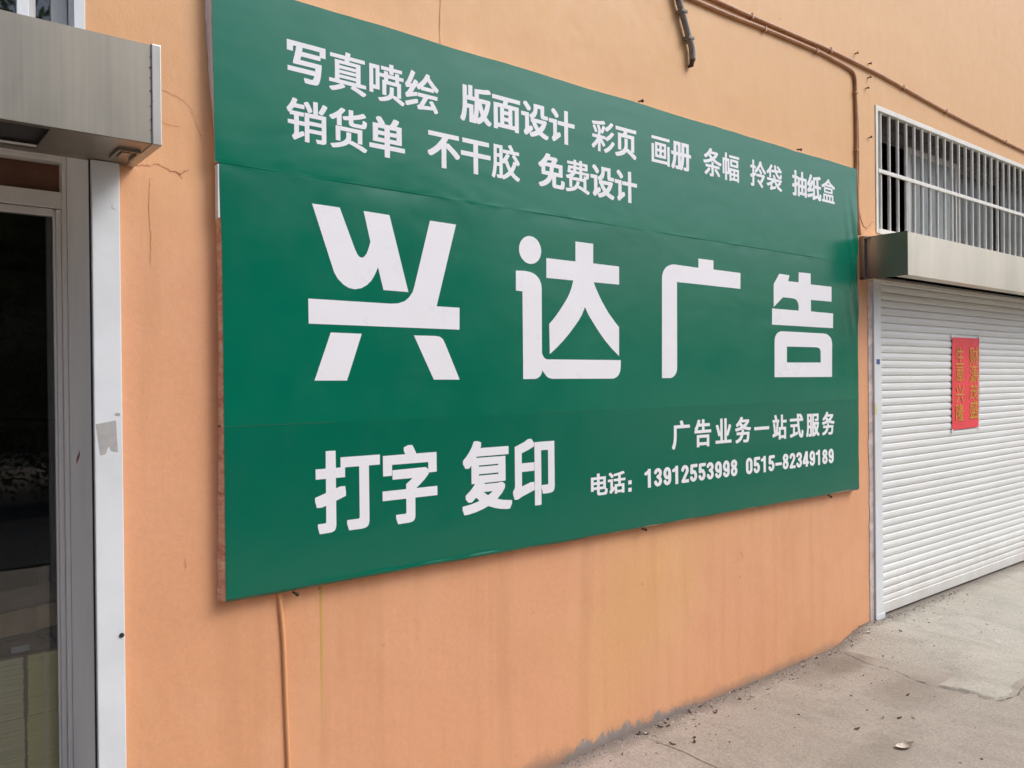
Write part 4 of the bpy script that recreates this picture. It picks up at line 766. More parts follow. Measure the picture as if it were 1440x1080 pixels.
 '打字': ["12328 10228 12265 10444 12265 10572 12509 10572 12549 10577 12573 10599 12577 11177 12415 11126 12233 11128 12174 11342 12174 11479 12575 11608 12577 12084 12573 12093 12202 12093 12198 12432 12202 12442 12573 12442 12581 13037 12944 13037 12951 12442 13125 12442 13133 12451 13133 12781 13141 12790 14680 12790 14680 12432 14238 12432 14234 12423 14234 10471 14209 10352 14167 10294 14080 10247 13946 10224 13436 10224 13362 10453 13362 10581 13370 10590 13804 10590 13836 10606 13851 10645 13851 12423 13843 12432 13307 12432 13299 12423 13299 12102 13291 12093 12951 12093 12948 12084 12948 11736 13117 11786 13299 11785 13326 11580 13326 11443 12948 11305 12948 10471 12924 10343 12880 10285 12825 10256 12746 10237","15406 10205 15327 10425 15327 10554 15714 10554 15754 10572 15761 10590 15761 11094 15754 11104 14783 11104 14775 11113 14775 11443 14783 11452 15754 11452 15761 11461 15764 11635 16048 11837 15193 11841 15189 12185 16622 12199 16724 12109 16732 12112 16732 12377 15177 12382 15170 11988 14806 11988 14802 12726 15730 12730 15738 12735 15675 12854 15675 12982 15856 13056 16038 13056 16111 12936 16211 12730 17103 12730 17107 11992 16748 11983 16743 11938 16567 11751 16377 11586 16204 11461 16211 11452 17127 11452 17127 11104 16148 11104 16144 10425 16132 10352 16101 10291 16030 10239 15896 10210"],
 '复印': ["18356 10202 18325 10306 18283 10398 18287 10535 18707 10590 18974 10650 19094 10691 18936 10826 18738 10664 18562 10664 18432 10810 18436 10948 18684 11137 18893 11360 18890 11369 18730 11369 18722 11378 18722 12084 18715 12090 18615 11989 18440 11988 18321 12167 18323 12304 18486 12457 18626 12625 18740 12799 18852 13028 19035 13033 19188 12978 19196 12964 19196 12836 19170 12771 19173 12753 20578 12753 20578 12428 18982 12428 18946 12377 20410 12368 20410 11378 20402 11369 19371 11369 19345 11323 20059 11319 20089 11333 20257 11333 20364 11253 20376 11241 20376 11104 20344 11049 20212 10881 19982 10682 20257 10613 20723 10554 20731 10545 20731 10416 20624 10224 20433 10224 20135 10265 19853 10329 19524 10439 19272 10349 18944 10265 18547 10201","19313 11003 19524 10861 19753 11003 19746 11012 19318 11012","19081 11672 20036 11667 20044 11672 20044 11727 19089 11731 19081 11727","19081 12029 19089 12020 20036 12020 20044 12066 20036 12075 19089 12075","21953 10205 21949 12826 23052 12831 23056 10893 23030 10774 22961 10700 22846 10664 22648 10650 22393 10654 22365 10774 22323 10884 22323 11021 22655 11021 22686 11036 22696 11058 22697 12469 22312 12474 22308 10215 22304 10205","20876 10545 20792 10774 20792 10902 20863 10975 20887 11030 20899 11094 20899 12689 21388 12863 21609 12976 21785 12978 21934 12799 21930 12662 21624 12530 21265 12414 21262 12011 21265 12002 21930 12002 21937 11992 21937 11653 21265 11649 21262 11058 21731 11189 21922 11191 21937 11012 21937 10856 21242 10632 21052 10545"],
 '广告业务一站式服务': ["30639 12063 30636 12118 30681 12189 30715 12264 30741 12345 30769 12496 30782 12740 30782 13145 31282 13147 31271 13194 31234 13291 31234 13340 31339 13365 31434 13363 31488 13229 31512 13147 31984 13145 31982 12991 30982 12989 30982 12607 30976 12500 30954 12336 30932 12242 30901 12149 30862 12064 30812 11989 30721 11989","32512 11989 32508 11993 32508 12589 32512 12593 33491 12593 33491 11991 33295 11991 33291 12071 32708 12071 32704 12069 32704 11993 32699 11989","32704 12224 33291 12222 33293 12438 33291 12442 32708 12442 32704 12438","32338 12682 32336 12834 32412 12838 32354 12874 32354 12927 32423 13007 32492 13114 32536 13198 32599 13352 32695 13352 32791 13323 32791 13269 32751 13158 32921 13158 32925 13365 33123 13363 33125 13158 33547 13158 33551 13154 33551 13011 33547 13007 33125 13007 33123 12838 33654 12834 33651 12682","32560 12837 32921 12836 32923 13003 32921 13007 32673 13007","34004 12078 34004 12229 34008 12233 34390 12233 34395 12238 34395 12478 34317 12451 34225 12453 34145 12691 34036 12954 34038 13008 34130 13036 34225 13034 34309 12842 34390 12633 34395 12638 34395 13345 34593 13345 34595 12233 34730 12233 34734 12238 34734 13340 34738 13345 34930 13345 34932 13340 34934 12640 35027 12829 35108 13029 35203 13031 35295 12985 35293 12927 35240 12802 35135 12585 35057 12442 34964 12440 34934 12456 34932 12451 34932 12238 34934 12233 35321 12233 35325 12229 35325 12078","35727 12007 35671 12096 35673 12149 35830 12191 35903 12222 35969 12259 36024 12300 36080 12358 36123 12420 35769 12422 35766 12567 36182 12569 36197 12620 36210 12705 35908 12640 35799 12625 35699 12625 35656 12718 35656 12767 35660 12771 35934 12811 36060 12840 36119 12860 36012 12948 35873 12860 35782 12860 35716 12940 35718 12994 35864 13085 35960 13166 36053 13265 36125 13365 36216 13365 36316 13345 36321 13340 36321 13291 36277 13219 36816 13223 36879 13180 36882 13127 36818 13043 36734 12961 36579 12856 36764 12816 37016 12791 37018 12736 36993 12705 36960 12641 36864 12640 36629 12671 36495 12700 36343 12748 36234 12714 36408 12702 36410 12638 36399 12569 36892 12567 36888 12473 36851 12233 36816 12118 36792 12073 36769 12050 36725 12027 36677 12018 36508 12016 36364 12024 36353 12069 36332 12113 36334 12171 36577 12162 36603 12174 36627 12207 36648 12264 36679 12420 36356 12422 36318 12340 36266 12260 36219 12207 36151 12147 36047 12085 35916 12032 35816 12004","36169 13066 36243 13001 36347 12940 36482 13010 36563 13069 36560 13074 36169 13074","37325 12611 37321 12616 37321 12780 37325 12782 38686 12780 38686 12616 38681 12611","39021 12144 38995 12251 38995 12300 39003 12307 39194 12349 39190 12353 39134 12353 39131 12358 39118 12531 39066 12856 39066 12914 39147 12931 39238 12931 39241 12927 39281 12700 39312 12447 39371 12794 39386 12942 39010 12945 39012 13096 39251 13096 39253 13100 39176 13269 39173 13327 39260 13356 39355 13355 39435 13198 39452 13149 39455 13096 39638 13096 39642 13091 39642 12945 39529 12940 39577 12927 39577 12874 39494 12425 39499 12422 39529 12431 39579 12433 39581 12685 39805 12687 39807 13365 40003 13363 40003 13074 40007 13069 40351 13069 40355 13065 40355 12918 40351 12914 40007 12914 40003 12909 40003 12687 40299 12682 40299 12011 40103 12009 40099 12071 39777 12071 39773 12069 39773 12007 39768 12002 39581 12002 39577 12264 39112 12144","39773 12229 39777 12224 40099 12224 40101 12527 39773 12527","40716 12044 40681 12149 40681 12202 40968 12262 40975 12269 40975 12620 40973 12625 40729 12625 40725 12629 40725 12780 41413 12785 41401 12927 41394 12940 40677 12940 40677 13098 41386 13098 41390 13100 41386 13176 41386 13354 41390 13358 41586 13358 41590 13298 41651 13351 41746 13354 41846 13280 41944 13189 41949 13180 41948 13127 41919 13100 42007 13096 42007 12945 42003 12940 41607 12940 41603 12936 41636 12669 41666 12518 41702 12393 41736 12305 41783 12224 41816 12192 41825 12202 41840 12273 41855 12431 41946 12430 41990 12396 42036 12371 42036 12313 42018 12167 41990 12073 41958 12029 41938 12013 41907 12002 41773 12000 41699 12018 41628 12073 41568 12158 41516 12273 41475 12407 41429 12629 41425 12625 41173 12625 41170 12309 41377 12351 41464 12351 41470 12331 41477 12202 40807 12044","41592 13100 41749 13100 41699 13151 41590 13237","42316 12051 42316 12104 42351 12193 42383 12322 42412 12540 42418 12691 42418 13309 42912 13311 42914 12100 42904 12060 42877 12027 42825 12009 42764 12002 42590 12002 42559 12104 42559 12153 42564 12158 42707 12158 42720 12164 42727 12184 42727 12482 42599 12485 42564 12229 42535 12113 42492 12002 42399 12001 42351 12035","42951 12002 42946 12007 42946 13305 43629 13305 43629 12967 43622 12927 43603 12897 43572 12880 43512 12869 43264 12867 43229 12958 43229 13007 43233 13011 43412 13009 43429 13014 43435 13025 43435 13149 43433 13154 43138 13154 43136 12825 43607 12827 43668 12802 43666 12736 43612 12540 43568 12433 43497 12300 43581 12219 43707 12136 43707 12082 43642 12002 43551 12000 43438 12076 43368 12141 43281 12063 43203 12011 43138 12011 43133 12002","43136 12202 43177 12232 43243 12300 43188 12398 43138 12509","43364 12487 43368 12482 43405 12558 43438 12642 43446 12669 43442 12671 43281 12669 43318 12576","42603 12642 42607 12638 42725 12638 42725 12825 42607 12825","42605 12980 42727 12980 42725 13158 42607 13158","44074 12007 44018 12096 44020 12149 44177 12191 44251 12222 44316 12259 44371 12300 44427 12358 44470 12420 44116 12422 44114 12567 44529 12569 44544 12620 44557 12705 44255 12640 44146 12625 44046 12625 44003 12718 44003 12767 44007 12771 44281 12811 44407 12840 44467 12860 44359 12948 44220 12860 44129 12860 44064 12940 44065 12994 44212 13085 44307 13166 44400 13265 44472 13365 44564 13365 44664 13345 44668 13340 44668 13291 44625 13219 45164 13223 45227 13180 45229 13127 45165 13043 45081 12961 44927 12856 45111 12816 45364 12791 45365 12736 45340 12705 45307 12641 45211 12640 44977 12671 44842 12700 44690 12748 44581 12714 44755 12702 44757 12638 44746 12569 45240 12567 45235 12473 45198 12233 45164 12118 45139 12073 45116 12050 45072 12027 45025 12018 44855 12016 44711 12024 44701 12069 44680 12113 44681 12171 44925 12162 44951 12174 44974 12207 44996 12264 45027 12420 44703 12422 44665 12340 44613 12260 44567 12207 44498 12147 44394 12085 44264 12032 44164 12004","44516 13066 44590 13001 44694 12940 44829 13010 44910 13069 44907 13074 44516 13074"],
 '电话：': ["25185 10463 25185 11088 25557 11088 25560 11235 25722 11235 25726 11231 25726 11090 25730 11088 26112 11086 26112 10555 26137 10552 26224 10516 26224 10474 26207 10371 26182 10313 26159 10289 26126 10274 26076 10265 25694 10265 25650 10270 25618 10280 25584 10307 25566 10345 25558 10410 25557 10526 25351 10526 25347 10463","25739 10400 25766 10387 25798 10384 25978 10384 26014 10392 26030 10403 26045 10432 26054 10471 26058 10526 25730 10526 25726 10523 25726 10436 25732 10410","25349 10645 25557 10643 25558 10748 25351 10750","25726 10645 25946 10645 25946 10748 25726 10748","25351 10864 25557 10864 25558 10967 25351 10969","25726 10867 25730 10864 25942 10864 25946 10867 25946 10967 25726 10967","26389 10278 26341 10336 26341 10378 26380 10416 26393 10439 26402 10471 26402 10797 26242 10800 26242 10912 26559 10914 26561 10539 26566 10538 26602 10563 26671 10563 26674 10674 26901 10674 26905 10677 26905 10803 26617 10805 26613 10806 26613 10916 26617 10919 26901 10919 26905 10922 26905 11051 26898 11054 26710 11035 26638 11035 26611 11099 26613 11141 26768 11157 26963 11185 27100 11210 27175 11230 27254 11228 27310 11170 27309 11125 27190 11098 27071 11077 27069 10922 27071 10919 27370 10919 27374 10916 27374 10806 27071 10805 27069 10677 27071 10674 27305 10674 27307 10252 27143 10250 27139 10289 26836 10289 26833 10287 26833 10249 26829 10247 26674 10247 26671 10428 26523 10324 26465 10276","26833 10403 27139 10402 27141 10558 26833 10558","26469 10969 26406 11035 26305 11122 26305 11164 26361 11210 26436 11210 26516 11149 26605 11067 26606 11022 26548 10968","27565 10584 27785 10584 27785 10764 27565 10764","27561 10246 27781 10246 27781 10426 27561 10426"],
 '13912553998': ["28890 10310 28888 10938 28793 10901 28736 10900 28706 10910 28677 10930 28660 10958 28657 10988 28674 11024 28703 11046 28887 11124 28890 11190 29095 11190 29098 10311","29411 10385 29362 10441 29328 10520 29328 10537 29339 10564 29372 10595 29426 10610 29459 10607 29493 10595 29526 10564 29558 10504 29580 10486 29598 10480 29630 10490 29648 10504 29665 10531 29672 10578 29659 10628 29637 10653 29510 10727 29494 10749 29488 10784 29499 10812 29529 10841 29631 10875 29651 10889 29672 10930 29672 10955 29663 10982 29647 11003 29616 11018 29595 11020 29555 10999 29527 10949 29502 10924 29462 10907 29417 10904 29372 10918 29344 10941 29329 10969 29331 11004 29362 11068 29374 11081 29420 11126 29474 11157 29571 11182 29671 11176 29743 11151 29808 11106 29853 11051 29878 10988 29881 10914 29862 10856 29820 10793 29789 10765 29847 10699 29877 10625 29882 10553 29865 10485 29820 10410 29770 10368 29731 10347 29668 10324 29589 10317 29520 10330 29477 10343","30065 10398 30025 10446 30000 10501 30003 10537 30029 10571 30059 10587 30092 10595 30128 10593 30156 10585 30193 10556 30213 10518 30234 10494 30255 10482 30276 10480 30304 10494 30331 10529 30338 10553 30340 10606 30279 10600 30168 10618 30137 10632 30053 10703 30040 10721 29995 10828 29997 10963 30046 11070 30137 11149 30168 11164 30270 11180 30328 11176 30439 11124 30459 11106 30525 11010 30550 10894 30550 10573 30545 10529 30532 10485 30501 10430 30455 10381 30412 10353 30346 10326 30285 10317 30201 10325 30128 10352","30230 10793 30264 10767 30291 10775 30325 10820 30338 10883 30325 10960 30293 11004 30270 11015 30258 11014 30229 10988 30202 10927 30202 10853","30861 10310 30859 10938 30764 10901 30707 10900 30677 10910 30649 10930 30631 10958 30628 10988 30646 11024 30674 11046 30858 11124 30861 11190 31066 11190 31069 10311","31346 10338 31324 10361 31313 10388 31313 10408 31328 10452 31646 10878 31654 10914 31645 10966 31631 10991 31599 11016 31578 11020 31554 11009 31538 10993 31523 10969 31504 10914 31479 10888 31449 10874 31421 10868 31367 10875 31324 10903 31308 10930 31305 10955 31323 11018 31372 11092 31412 11129 31467 11160 31551 11182 31624 11180 31693 11162 31760 11124 31815 11068 31844 11015 31859 10963 31862 10892 31845 10823 31589 10482 31880 10479 31882 10320 31406 10317 31373 10324","32042 10387 31993 10443 31963 10509 31963 10542 31989 10581 32012 10596 32048 10606 32081 10606 32112 10598 32155 10567 32195 10498 32214 10485 32232 10480 32259 10493 32279 10515 32296 10553 32300 10611 32291 10647 32241 10725 32220 10727 32145 10690 32072 10687 32018 10706 31987 10740 31980 10768 32000 11106 32012 11139 32048 11170 32097 11183 32501 11183 32537 11175 32537 11029 32501 11021 32204 11018 32196 10889 32278 10889 32386 10849 32409 10828 32490 10696 32509 10628 32510 10570 32494 10496 32463 10438 32414 10382 32371 10354 32341 10339 32272 10320 32169 10324 32103 10346","32699 10387 32650 10443 32620 10509 32620 10542 32646 10581 32669 10596 32705 10606 32738 10606 32769 10598 32812 10567 32852 10498 32871 10485 32889 10480 32916 10493 32936 10515 32953 10553 32957 10611 32948 10647 32898 10725 32877 10727 32802 10690 32729 10687 32675 10706 32644 10740 32637 10768 32657 11106 32669 11139 32705 11170 32754 11183 33158 11183 33194 11175 33194 11029 33158 11021 32861 11018 32853 10889 32935 10889 33043 10849 33066 10828 33147 10696 33166 10628 33167 10570 33151 10496 33120 10438 33071 10382 33028 10354 32998 10339 32929 10320 32826 10324 32760 10346","33353 10385 33304 10441 33270 10520 33270 10537 33281 10564 33314 10595 33368 10610 33402 10607 33435 10595 33468 10564 33500 10504 33522 10486 33540 10480 33573 10490 33590 10504 33607 10531 33614 10578 33601 10628 33580 10653 33452 10727 33436 10749 33430 10784 33441 10812 33471 10841 33574 10875 33593 10889 33614 10930 33614 10955 33605 10982 33589 11003 33559 11018 33537 11020 33497 10999 33469 10949 33444 10924 33405 10907 33359 10904 33314 10918 33286 10941 33272 10969 33273 11004 33304 11068 33316 11081 33362 11126 33417 11157 33513 11182 33613 11176 33685 11151 33750 11106 33795 11051 33820 10988 33823 10914 33805 10856 33762 10793 33732 10765 33790 10699 33819 10625 33824 10553 33807 10485 33762 10410 33713 10368 33673 10347 33610 10324 33531 10317 33462 10330 33420 10343","34007 10398 33967 10446 33942 10501 33945 10537 33971 10571 34001 10587 34034 10595 34071 10593 34098 10585 34135 10556 34155 10518 34176 10494 34197 10482 34219 10480 34246 10494 34273 10529 34280 10553 34282 10606 34222 10600 34110 10618 34080 10632 33995 10703 33982 10721 33937 10828 33939 10963 33988 11070 34080 11149 34110 11164 34213 11180 34270 11176 34382 11124 34401 11106 34468 11010 34492 10894 34492 10573 34487 10529 34474 10485 34444 10430 34397 10381 34354 10353 34288 10326 34228 10317 34143 10325 34071 10352","34172 10793 34206 10767 34234 10775 34267 10820 34280 10883 34267 10960 34235 11004 34213 11015 34200 11014 34171 10988 34145 10927 34145 10853","34664 10398 34624 10446 34599 10501 34602 10537 34628 10571 34658 10587 34691 10595 34728 10593 34755 10585 34792 10556 34812 10518 34833 10494 34854 10482 34876 10480 34903 10494 34930 10529 34938 10553 34939 10606 34879 10600 34767 10618 34737 10632 34652 10703 34639 10721 34594 10828 34596 10963 34645 11070 34737 11149 34767 11164 34870 11180 34927 11176 35039 11124 35058 11106 35125 11010 35149 10894 35149 10573 35144 10529 35131 10485 35101 10430 35054 10381 35011 10353 34945 10326 34885 10317 34800 10325 34728 10352","34829 10793 34864 10767 34891 10775 34924 10820 34937 10883 34924 10960 34892 11004 34870 11015 34857 11014 34828 10988 34802 10927 34802 10853","35320 10399 35298 10424 35252 10515 35250 10625 35302 10729 35321 10750 35365 10779 35314 10817 35267 10897 35262 10911 35265 11013 35320 11103 35409 11160 35445 11172 35533 11182 35584 11176 35665 11149 35690 11135 35751 11076 35773 11040 35792 10969 35792 10947 35772 10872 35760 10848 35694 10782 35760 10710 35782 10677 35806 10575 35782 10471 35769 10449 35702 10374 35665 10354 35575 10321 35536 10318 35418 10336","35481 10505 35508 10486 35530 10483 35554 10492 35584 10529 35595 10575 35582 10625 35554 10656 35530 10665 35508 10662 35483 10644 35459 10600 35459 10548","35487 10912 35508 10899 35530 10896 35554 10904 35573 10925 35582 10958 35573 10988 35551 11011 35518 11017 35483 10996 35471 10974 35471 10941"],
 '0515-82349189': ["36663 10374 36622 10410 36588 10457 36562 10523 36556 10573 36556 10927 36564 10985 36584 11037 36622 11090 36663 11126 36707 11151 36753 11169 36812 11182 36878 11182 36937 11169 37017 11133 37068 11090 37105 11037 37126 10985 37134 10927 37134 10573 37126 10515 37105 10463 37068 10410 37017 10367 36955 10336 36878 10318 36812 10318 36735 10336","36800 10502 36837 10480 36859 10482 36874 10489 36905 10523 36918 10570 36916 10944 36894 10993 36874 11011 36853 11020 36831 11018 36800 10998 36784 10977 36772 10930 36772 10570 36784 10523","37317 10387 37267 10443 37236 10509 37236 10542 37263 10581 37286 10596 37324 10606 37358 10606 37389 10598 37433 10567 37475 10498 37495 10485 37513 10480 37540 10493 37561 10515 37578 10553 37583 10611 37573 10647 37523 10725 37501 10727 37423 10690 37349 10687 37293 10706 37261 10740 37254 10768 37274 11106 37286 11139 37324 11170 37373 11183 37790 11183 37827 11175 37827 11029 37790 11021 37484 11018 37476 10889 37560 10889 37672 10849 37694 10828 37778 10696 37798 10628 37799 10570 37782 10496 37751 10438 37700 10382 37656 10354 37625 10339 37554 10320 37448 10324 37380 10346","38130 10310 38128 10938 38031 10901 37972 10900 37941 10910 37912 10930 37894 10958 37891 10988 37909 11024 37938 11046 38127 11124 38130 11190 38342 11190 38345 10311","38670 10387 38619 10443 38588 10509 38588 10542 38615 10581 38639 10596 38676 10606 38710 10606 38741 10598 38786 10567 38827 10498 38847 10485 38865 10480 38892 10493 38914 10515 38931 10553 38935 10611 38925 10647 38875 10725 38853 10727 38775 10690 38701 10687 38645 10706 38613 10740 38606 10768 38626 11106 38639 11139 38676 11170 38726 11183 39142 11183 39179 11175 39179 11029 39142 11021 38836 11018 38828 10889 38912 10889 39024 10849 39047 10828 39131 10696 39150 10628 39151 10570 39134 10496 39103 10438 39052 10382 39008 10354 38977 10339 38906 10320 38800 10324 38732 10346","39243 10589 39242 10732 39262 10740 39818 10743 39857 10732 39857 10592 39837 10584 39281 10581","40015 10399 39992 10424 39944 10515 39943 10625 39995 10729 40016 10750 40060 10779 40008 10817 39960 10897 39955 10911 39958 11013 40015 11103 40106 11160 40143 11172 40233 11182 40286 11176 40370 11149 40395 11135 40458 11076 40480 11040 40500 10969 40500 10947 40480 10872 40467 10848 40399 10782 40467 10710 40489 10677 40514 10575 40489 10471 40477 10449 40407 10374 40370 10354 40277 10321 40236 10318 40115 10336","40180 10505 40208 10486 40230 10483 40255 10492 40286 10529 40297 10575 40284 10625 40255 10656 40230 10665 40208 10662 40182 10644 40157 10600 40157 10548","40187 10912 40208 10899 40230 10896 40255 10904 40275 10925 40284 10958 40275 10988 40252 11011 40218 11017 40182 10996 40169 10974 40169 10941","40658 10338 40635 10361 40623 10388 40623 10408 40639 10452 40966 10878 40974 10914 40965 10966 40951 10991 40919 11016 40897 11020 40872 11009 40855 10993 40839 10969 40820 10914 40794 10888 40763 10874 40735 10868 40679 10875 40635 10903 40619 10930 40616 10955 40634 11018 40685 11092 40726 11129 40782 11160 40869 11182 40943 11180 41015 11162 41083 11124 41140 11068 41170 11015 41186 10963 41189 10892 41171 10823 40908 10482 41208 10479 41209 10320 40720 10317 40686 10324","41371 10385 41320 10441 41286 10520 41286 10537 41296 10564 41331 10595 41386 10610 41421 10607 41455 10595 41489 10564 41522 10504 41545 10486 41564 10480 41597 10490 41614 10504 41632 10531 41640 10578 41626 10628 41604 10653 41472 10727 41456 10749 41450 10784 41461 10812 41492 10841 41598 10875 41617 10889 41639 10930 41640 10955 41630 10982 41613 11003 41582 11018 41560 11020 41519 10999 41490 10949 41464 10924 41424 10907 41377 10904 41331 10918 41302 10941 41287 10969 41289 11004 41320 11068 41333 11081 41380 11126 41436 11157 41536 11182 41638 11176 41713 11151 41780 11106 41826 11051 41851 10988 41854 10914 41835 10856 41791 10793 41760 10765 41820 10699 41850 10625 41856 10553 41838 10485 41791 10410 41741 10368 41700 10347 41635 10324 41554 10317 41483 10330 41439 10343","41948 10485 41947 10636 42220 11169 42246 11190 42423 11190 42448 11167 42460 11136 42460 10630 42557 10629 42561 10625 42561 10468 42460 10465 42460 10311 42246 10311 42243 10467 42004 10467","42174 10630 42246 10630 42243 10765","42720 10398 42679 10446 42653 10501 42656 10537 42683 10571 42714 10587 42748 10595 42785 10593 42813 10585 42852 10556 42872 10518 42894 10494 42916 10482 42938 10480 42966 10494 42993 10529 43001 10553 43003 10606 42941 10600 42826 10618 42795 10632 42708 10703 42694 10721 42648 10828 42650 10963 42700 11070 42795 11149 42826 11164 42931 11180 42990 11176 43105 11124 43125 11106 43194 11010 43219 10894 43219 10573 43214 10529 43200 10485 43169 10430 43121 10381 43077 10353 43009 10326 42947 10317 42860 10325 42785 10352","42889 10793 42925 10767 42953 10775 42987 10820 43001 10883 42987 10960 42955 11004 42931 11015 42919 11014 42889 10988 42861 10927 42861 10853","43539 10310 43537 10938 43440 10901 43381 10900 43350 10910 43321 10930 43303 10958 43300 10988 43317 11024 43346 11046 43536 11124 43539 11190 43750 11190 43753 10311","44071 10399 44048 10424 44001 10515 43999 10625 44052 10729 44072 10750 44117 10779 44065 10817 44016 10897 44012 10911 44015 11013 44071 11103 44162 11160 44200 11172 44290 11182 44343 11176 44426 11149 44451 11135 44514 11076 44537 11040 44557 10969 44557 10947 44536 10872 44524 10848 44455 10782 44524 10710 44546 10677 44571 10575 44546 10471 44533 10449 44464 10374 44426 10354 44333 10321 44293 10318 44172 10336","44237 10505 44265 10486 44287 10483 44311 10492 44343 10529 44353 10575 44340 10625 44311 10656 44287 10665 44265 10662 44238 10644 44214 10600 44214 10548","44243 10912 44265 10899 44287 10896 44311 10904 44331 10925 44340 10958 44332 10988 44308 11011 44274 11017 44239 10996 44226 10974 44226 10941","44748 10398 44707 10446 44682 10501 44685 10537 44711 10571 44742 10587 44776 10595 44814 10593 44842 10585 44880 10556 44901 10518 44922 10494 44944 10482 44966 10480 44994 10494 45022 10529 45030 10553 45031 10606 44969 10600 44854 10618 44823 10632 44736 10703 44722 10721 44676 10828 44678 10963 44729 11070 44823 11149 44854 11164 44960 11180 45019 11176 45134 11124 45153 11106 45222 11010 45247 10894 45247 10573 45242 10529 45228 10485 45197 10430 45149 10381 45106 10353 45037 10326 44975 10317 44888 10325 44814 10352","44918 10793 44953 10767 44981 10775 45016 10820 45029 10883 45016 10960 44983 11004 44960 11015 44947 11014 44917 10988 44890 10927 44890 10853"],
 'BIG兴': ["12174 21445 13201 21437 13774 20050 13866 19877 13951 19794 14038 19769 14133 19810 14230 19929 14321 20146 14390 20369 14131 21430 15175 21411 15942 18675 14900 18685 14684 19489 14569 19237 14418 18996 14232 18820 14011 18696 13757 18641 13508 18677 13297 18791 13102 18969 12966 19181","16917 21412 18103 21393 17176 18215 18228 18210 18218 17366 12007 17377 12003 18221 15198 18211 15507 18240 15781 18335 15980 18495 16125 18686 16207 18916","12817 17102 14007 17091 13413 15446 12198 15455","16161 17091 17096 17095 17304 17073 17445 16986 17552 16799 18203 15444 17018 15452"],
 'BIG达': ["22421 20764 22411 20671 22387 20580 22347 20495 22294 20416 22228 20347 22152 20289 22068 20243 21977 20211 21882 20193 21786 20190 21691 20202 21599 20229 21514 20269 21437 20322 21369 20386 21313 20459 21271 20540 21242 20627 21228 20717 21229 20808 21245 20899 21276 20985 21321 21067 21379 21140 21448 21204 21526 21257 21613 21297 21705 21324 21800 21336 21896 21334 21991 21316 22081 21284 22164 21239 22239 21181 22303 21111 22354 21033 22391 20947 22414 20857","21049 19858 21475 19878 21687 19868 21848 19848 21985 19812 22113 19756 22216 19678 22310 19580 22369 19479 22412 19363 22428 19252 22411 16550 22427 16471 22462 16419 22513 16354 22565 16308 22635 16275 22723 16263 27143 16265 27129 15971 27117 15863 27085 15742 27032 15649 26949 15556 26846 15492 26733 15450 26621 15430 22979 15446 22855 15467 22758 15494 22661 15554 22583 15627 22419 15806 22400 15726 22373 15661 22320 15582 22250 15529 22145 15471 22016 15446 21386 15443 21389 19031 21039 19048","24389 21369 25457 21371 25446 20508 27085 20500 27075 19684 25474 19683 25569 19480 25694 19285 25829 19070 25984 18847 26179 18603 26377 18373 26576 18176 26776 17985 27050 17759 27032 16450 26558 16785 26160 17116 25769 17506 25431 17879 25146 18214 24920 18563 24822 18380 24715 18196 24581 18012 24428 17842 24050 17455 23844 17260 23631 17072 23220 16742 22850 16490 22831 17751 23038 17932 23237 18134 23420 18336 23605 18553 23753 18729 23884 18905 24016 19116 24120 19326 24246 19674 22696 19680 22707 20508 24378 20502"],
 'BIG广': ["29951 15435 30014 20152 30027 20287 30060 20402 30115 20519 30202 20624 30300 20717 30419 20783 30570 20845 30744 20887 30908 20908 31073 20907 32753 20889 32760 21352 33951 21357 33945 20900 36207 20890 36195 20061 31105 20079 31062 16073 31048 15822 31014 15715 30947 15629 30869 15551 30781 15501 30682 15459 30563 15431"],
 'BIG告': ["39767 21115 40748 21106 40626 20767 41662 20771 41685 21341 42906 21365 42912 20736 45149 20744 45136 19867 42914 19852 42905 19188 45307 19174 45277 18304 39036 18295 39049 19175 41638 19172 41656 19382 41628 19515 41585 19613 41511 19701 41423 19763 41290 19814 41127 19838 40107 19847 39204 19263 39222 20517","39233 15429 39262 17445 39292 17575 39364 17690 39464 17798 39579 17875 39750 17929 39936 17959 44261 17959 44519 17940 44746 17877 44924 17786 45070 17667 45134 17519 45164 17362 45119 15416","40443 17126 43453 17139 43642 17116 43769 17076 43863 17008 43909 16906 43900 16259 40430 16238"],
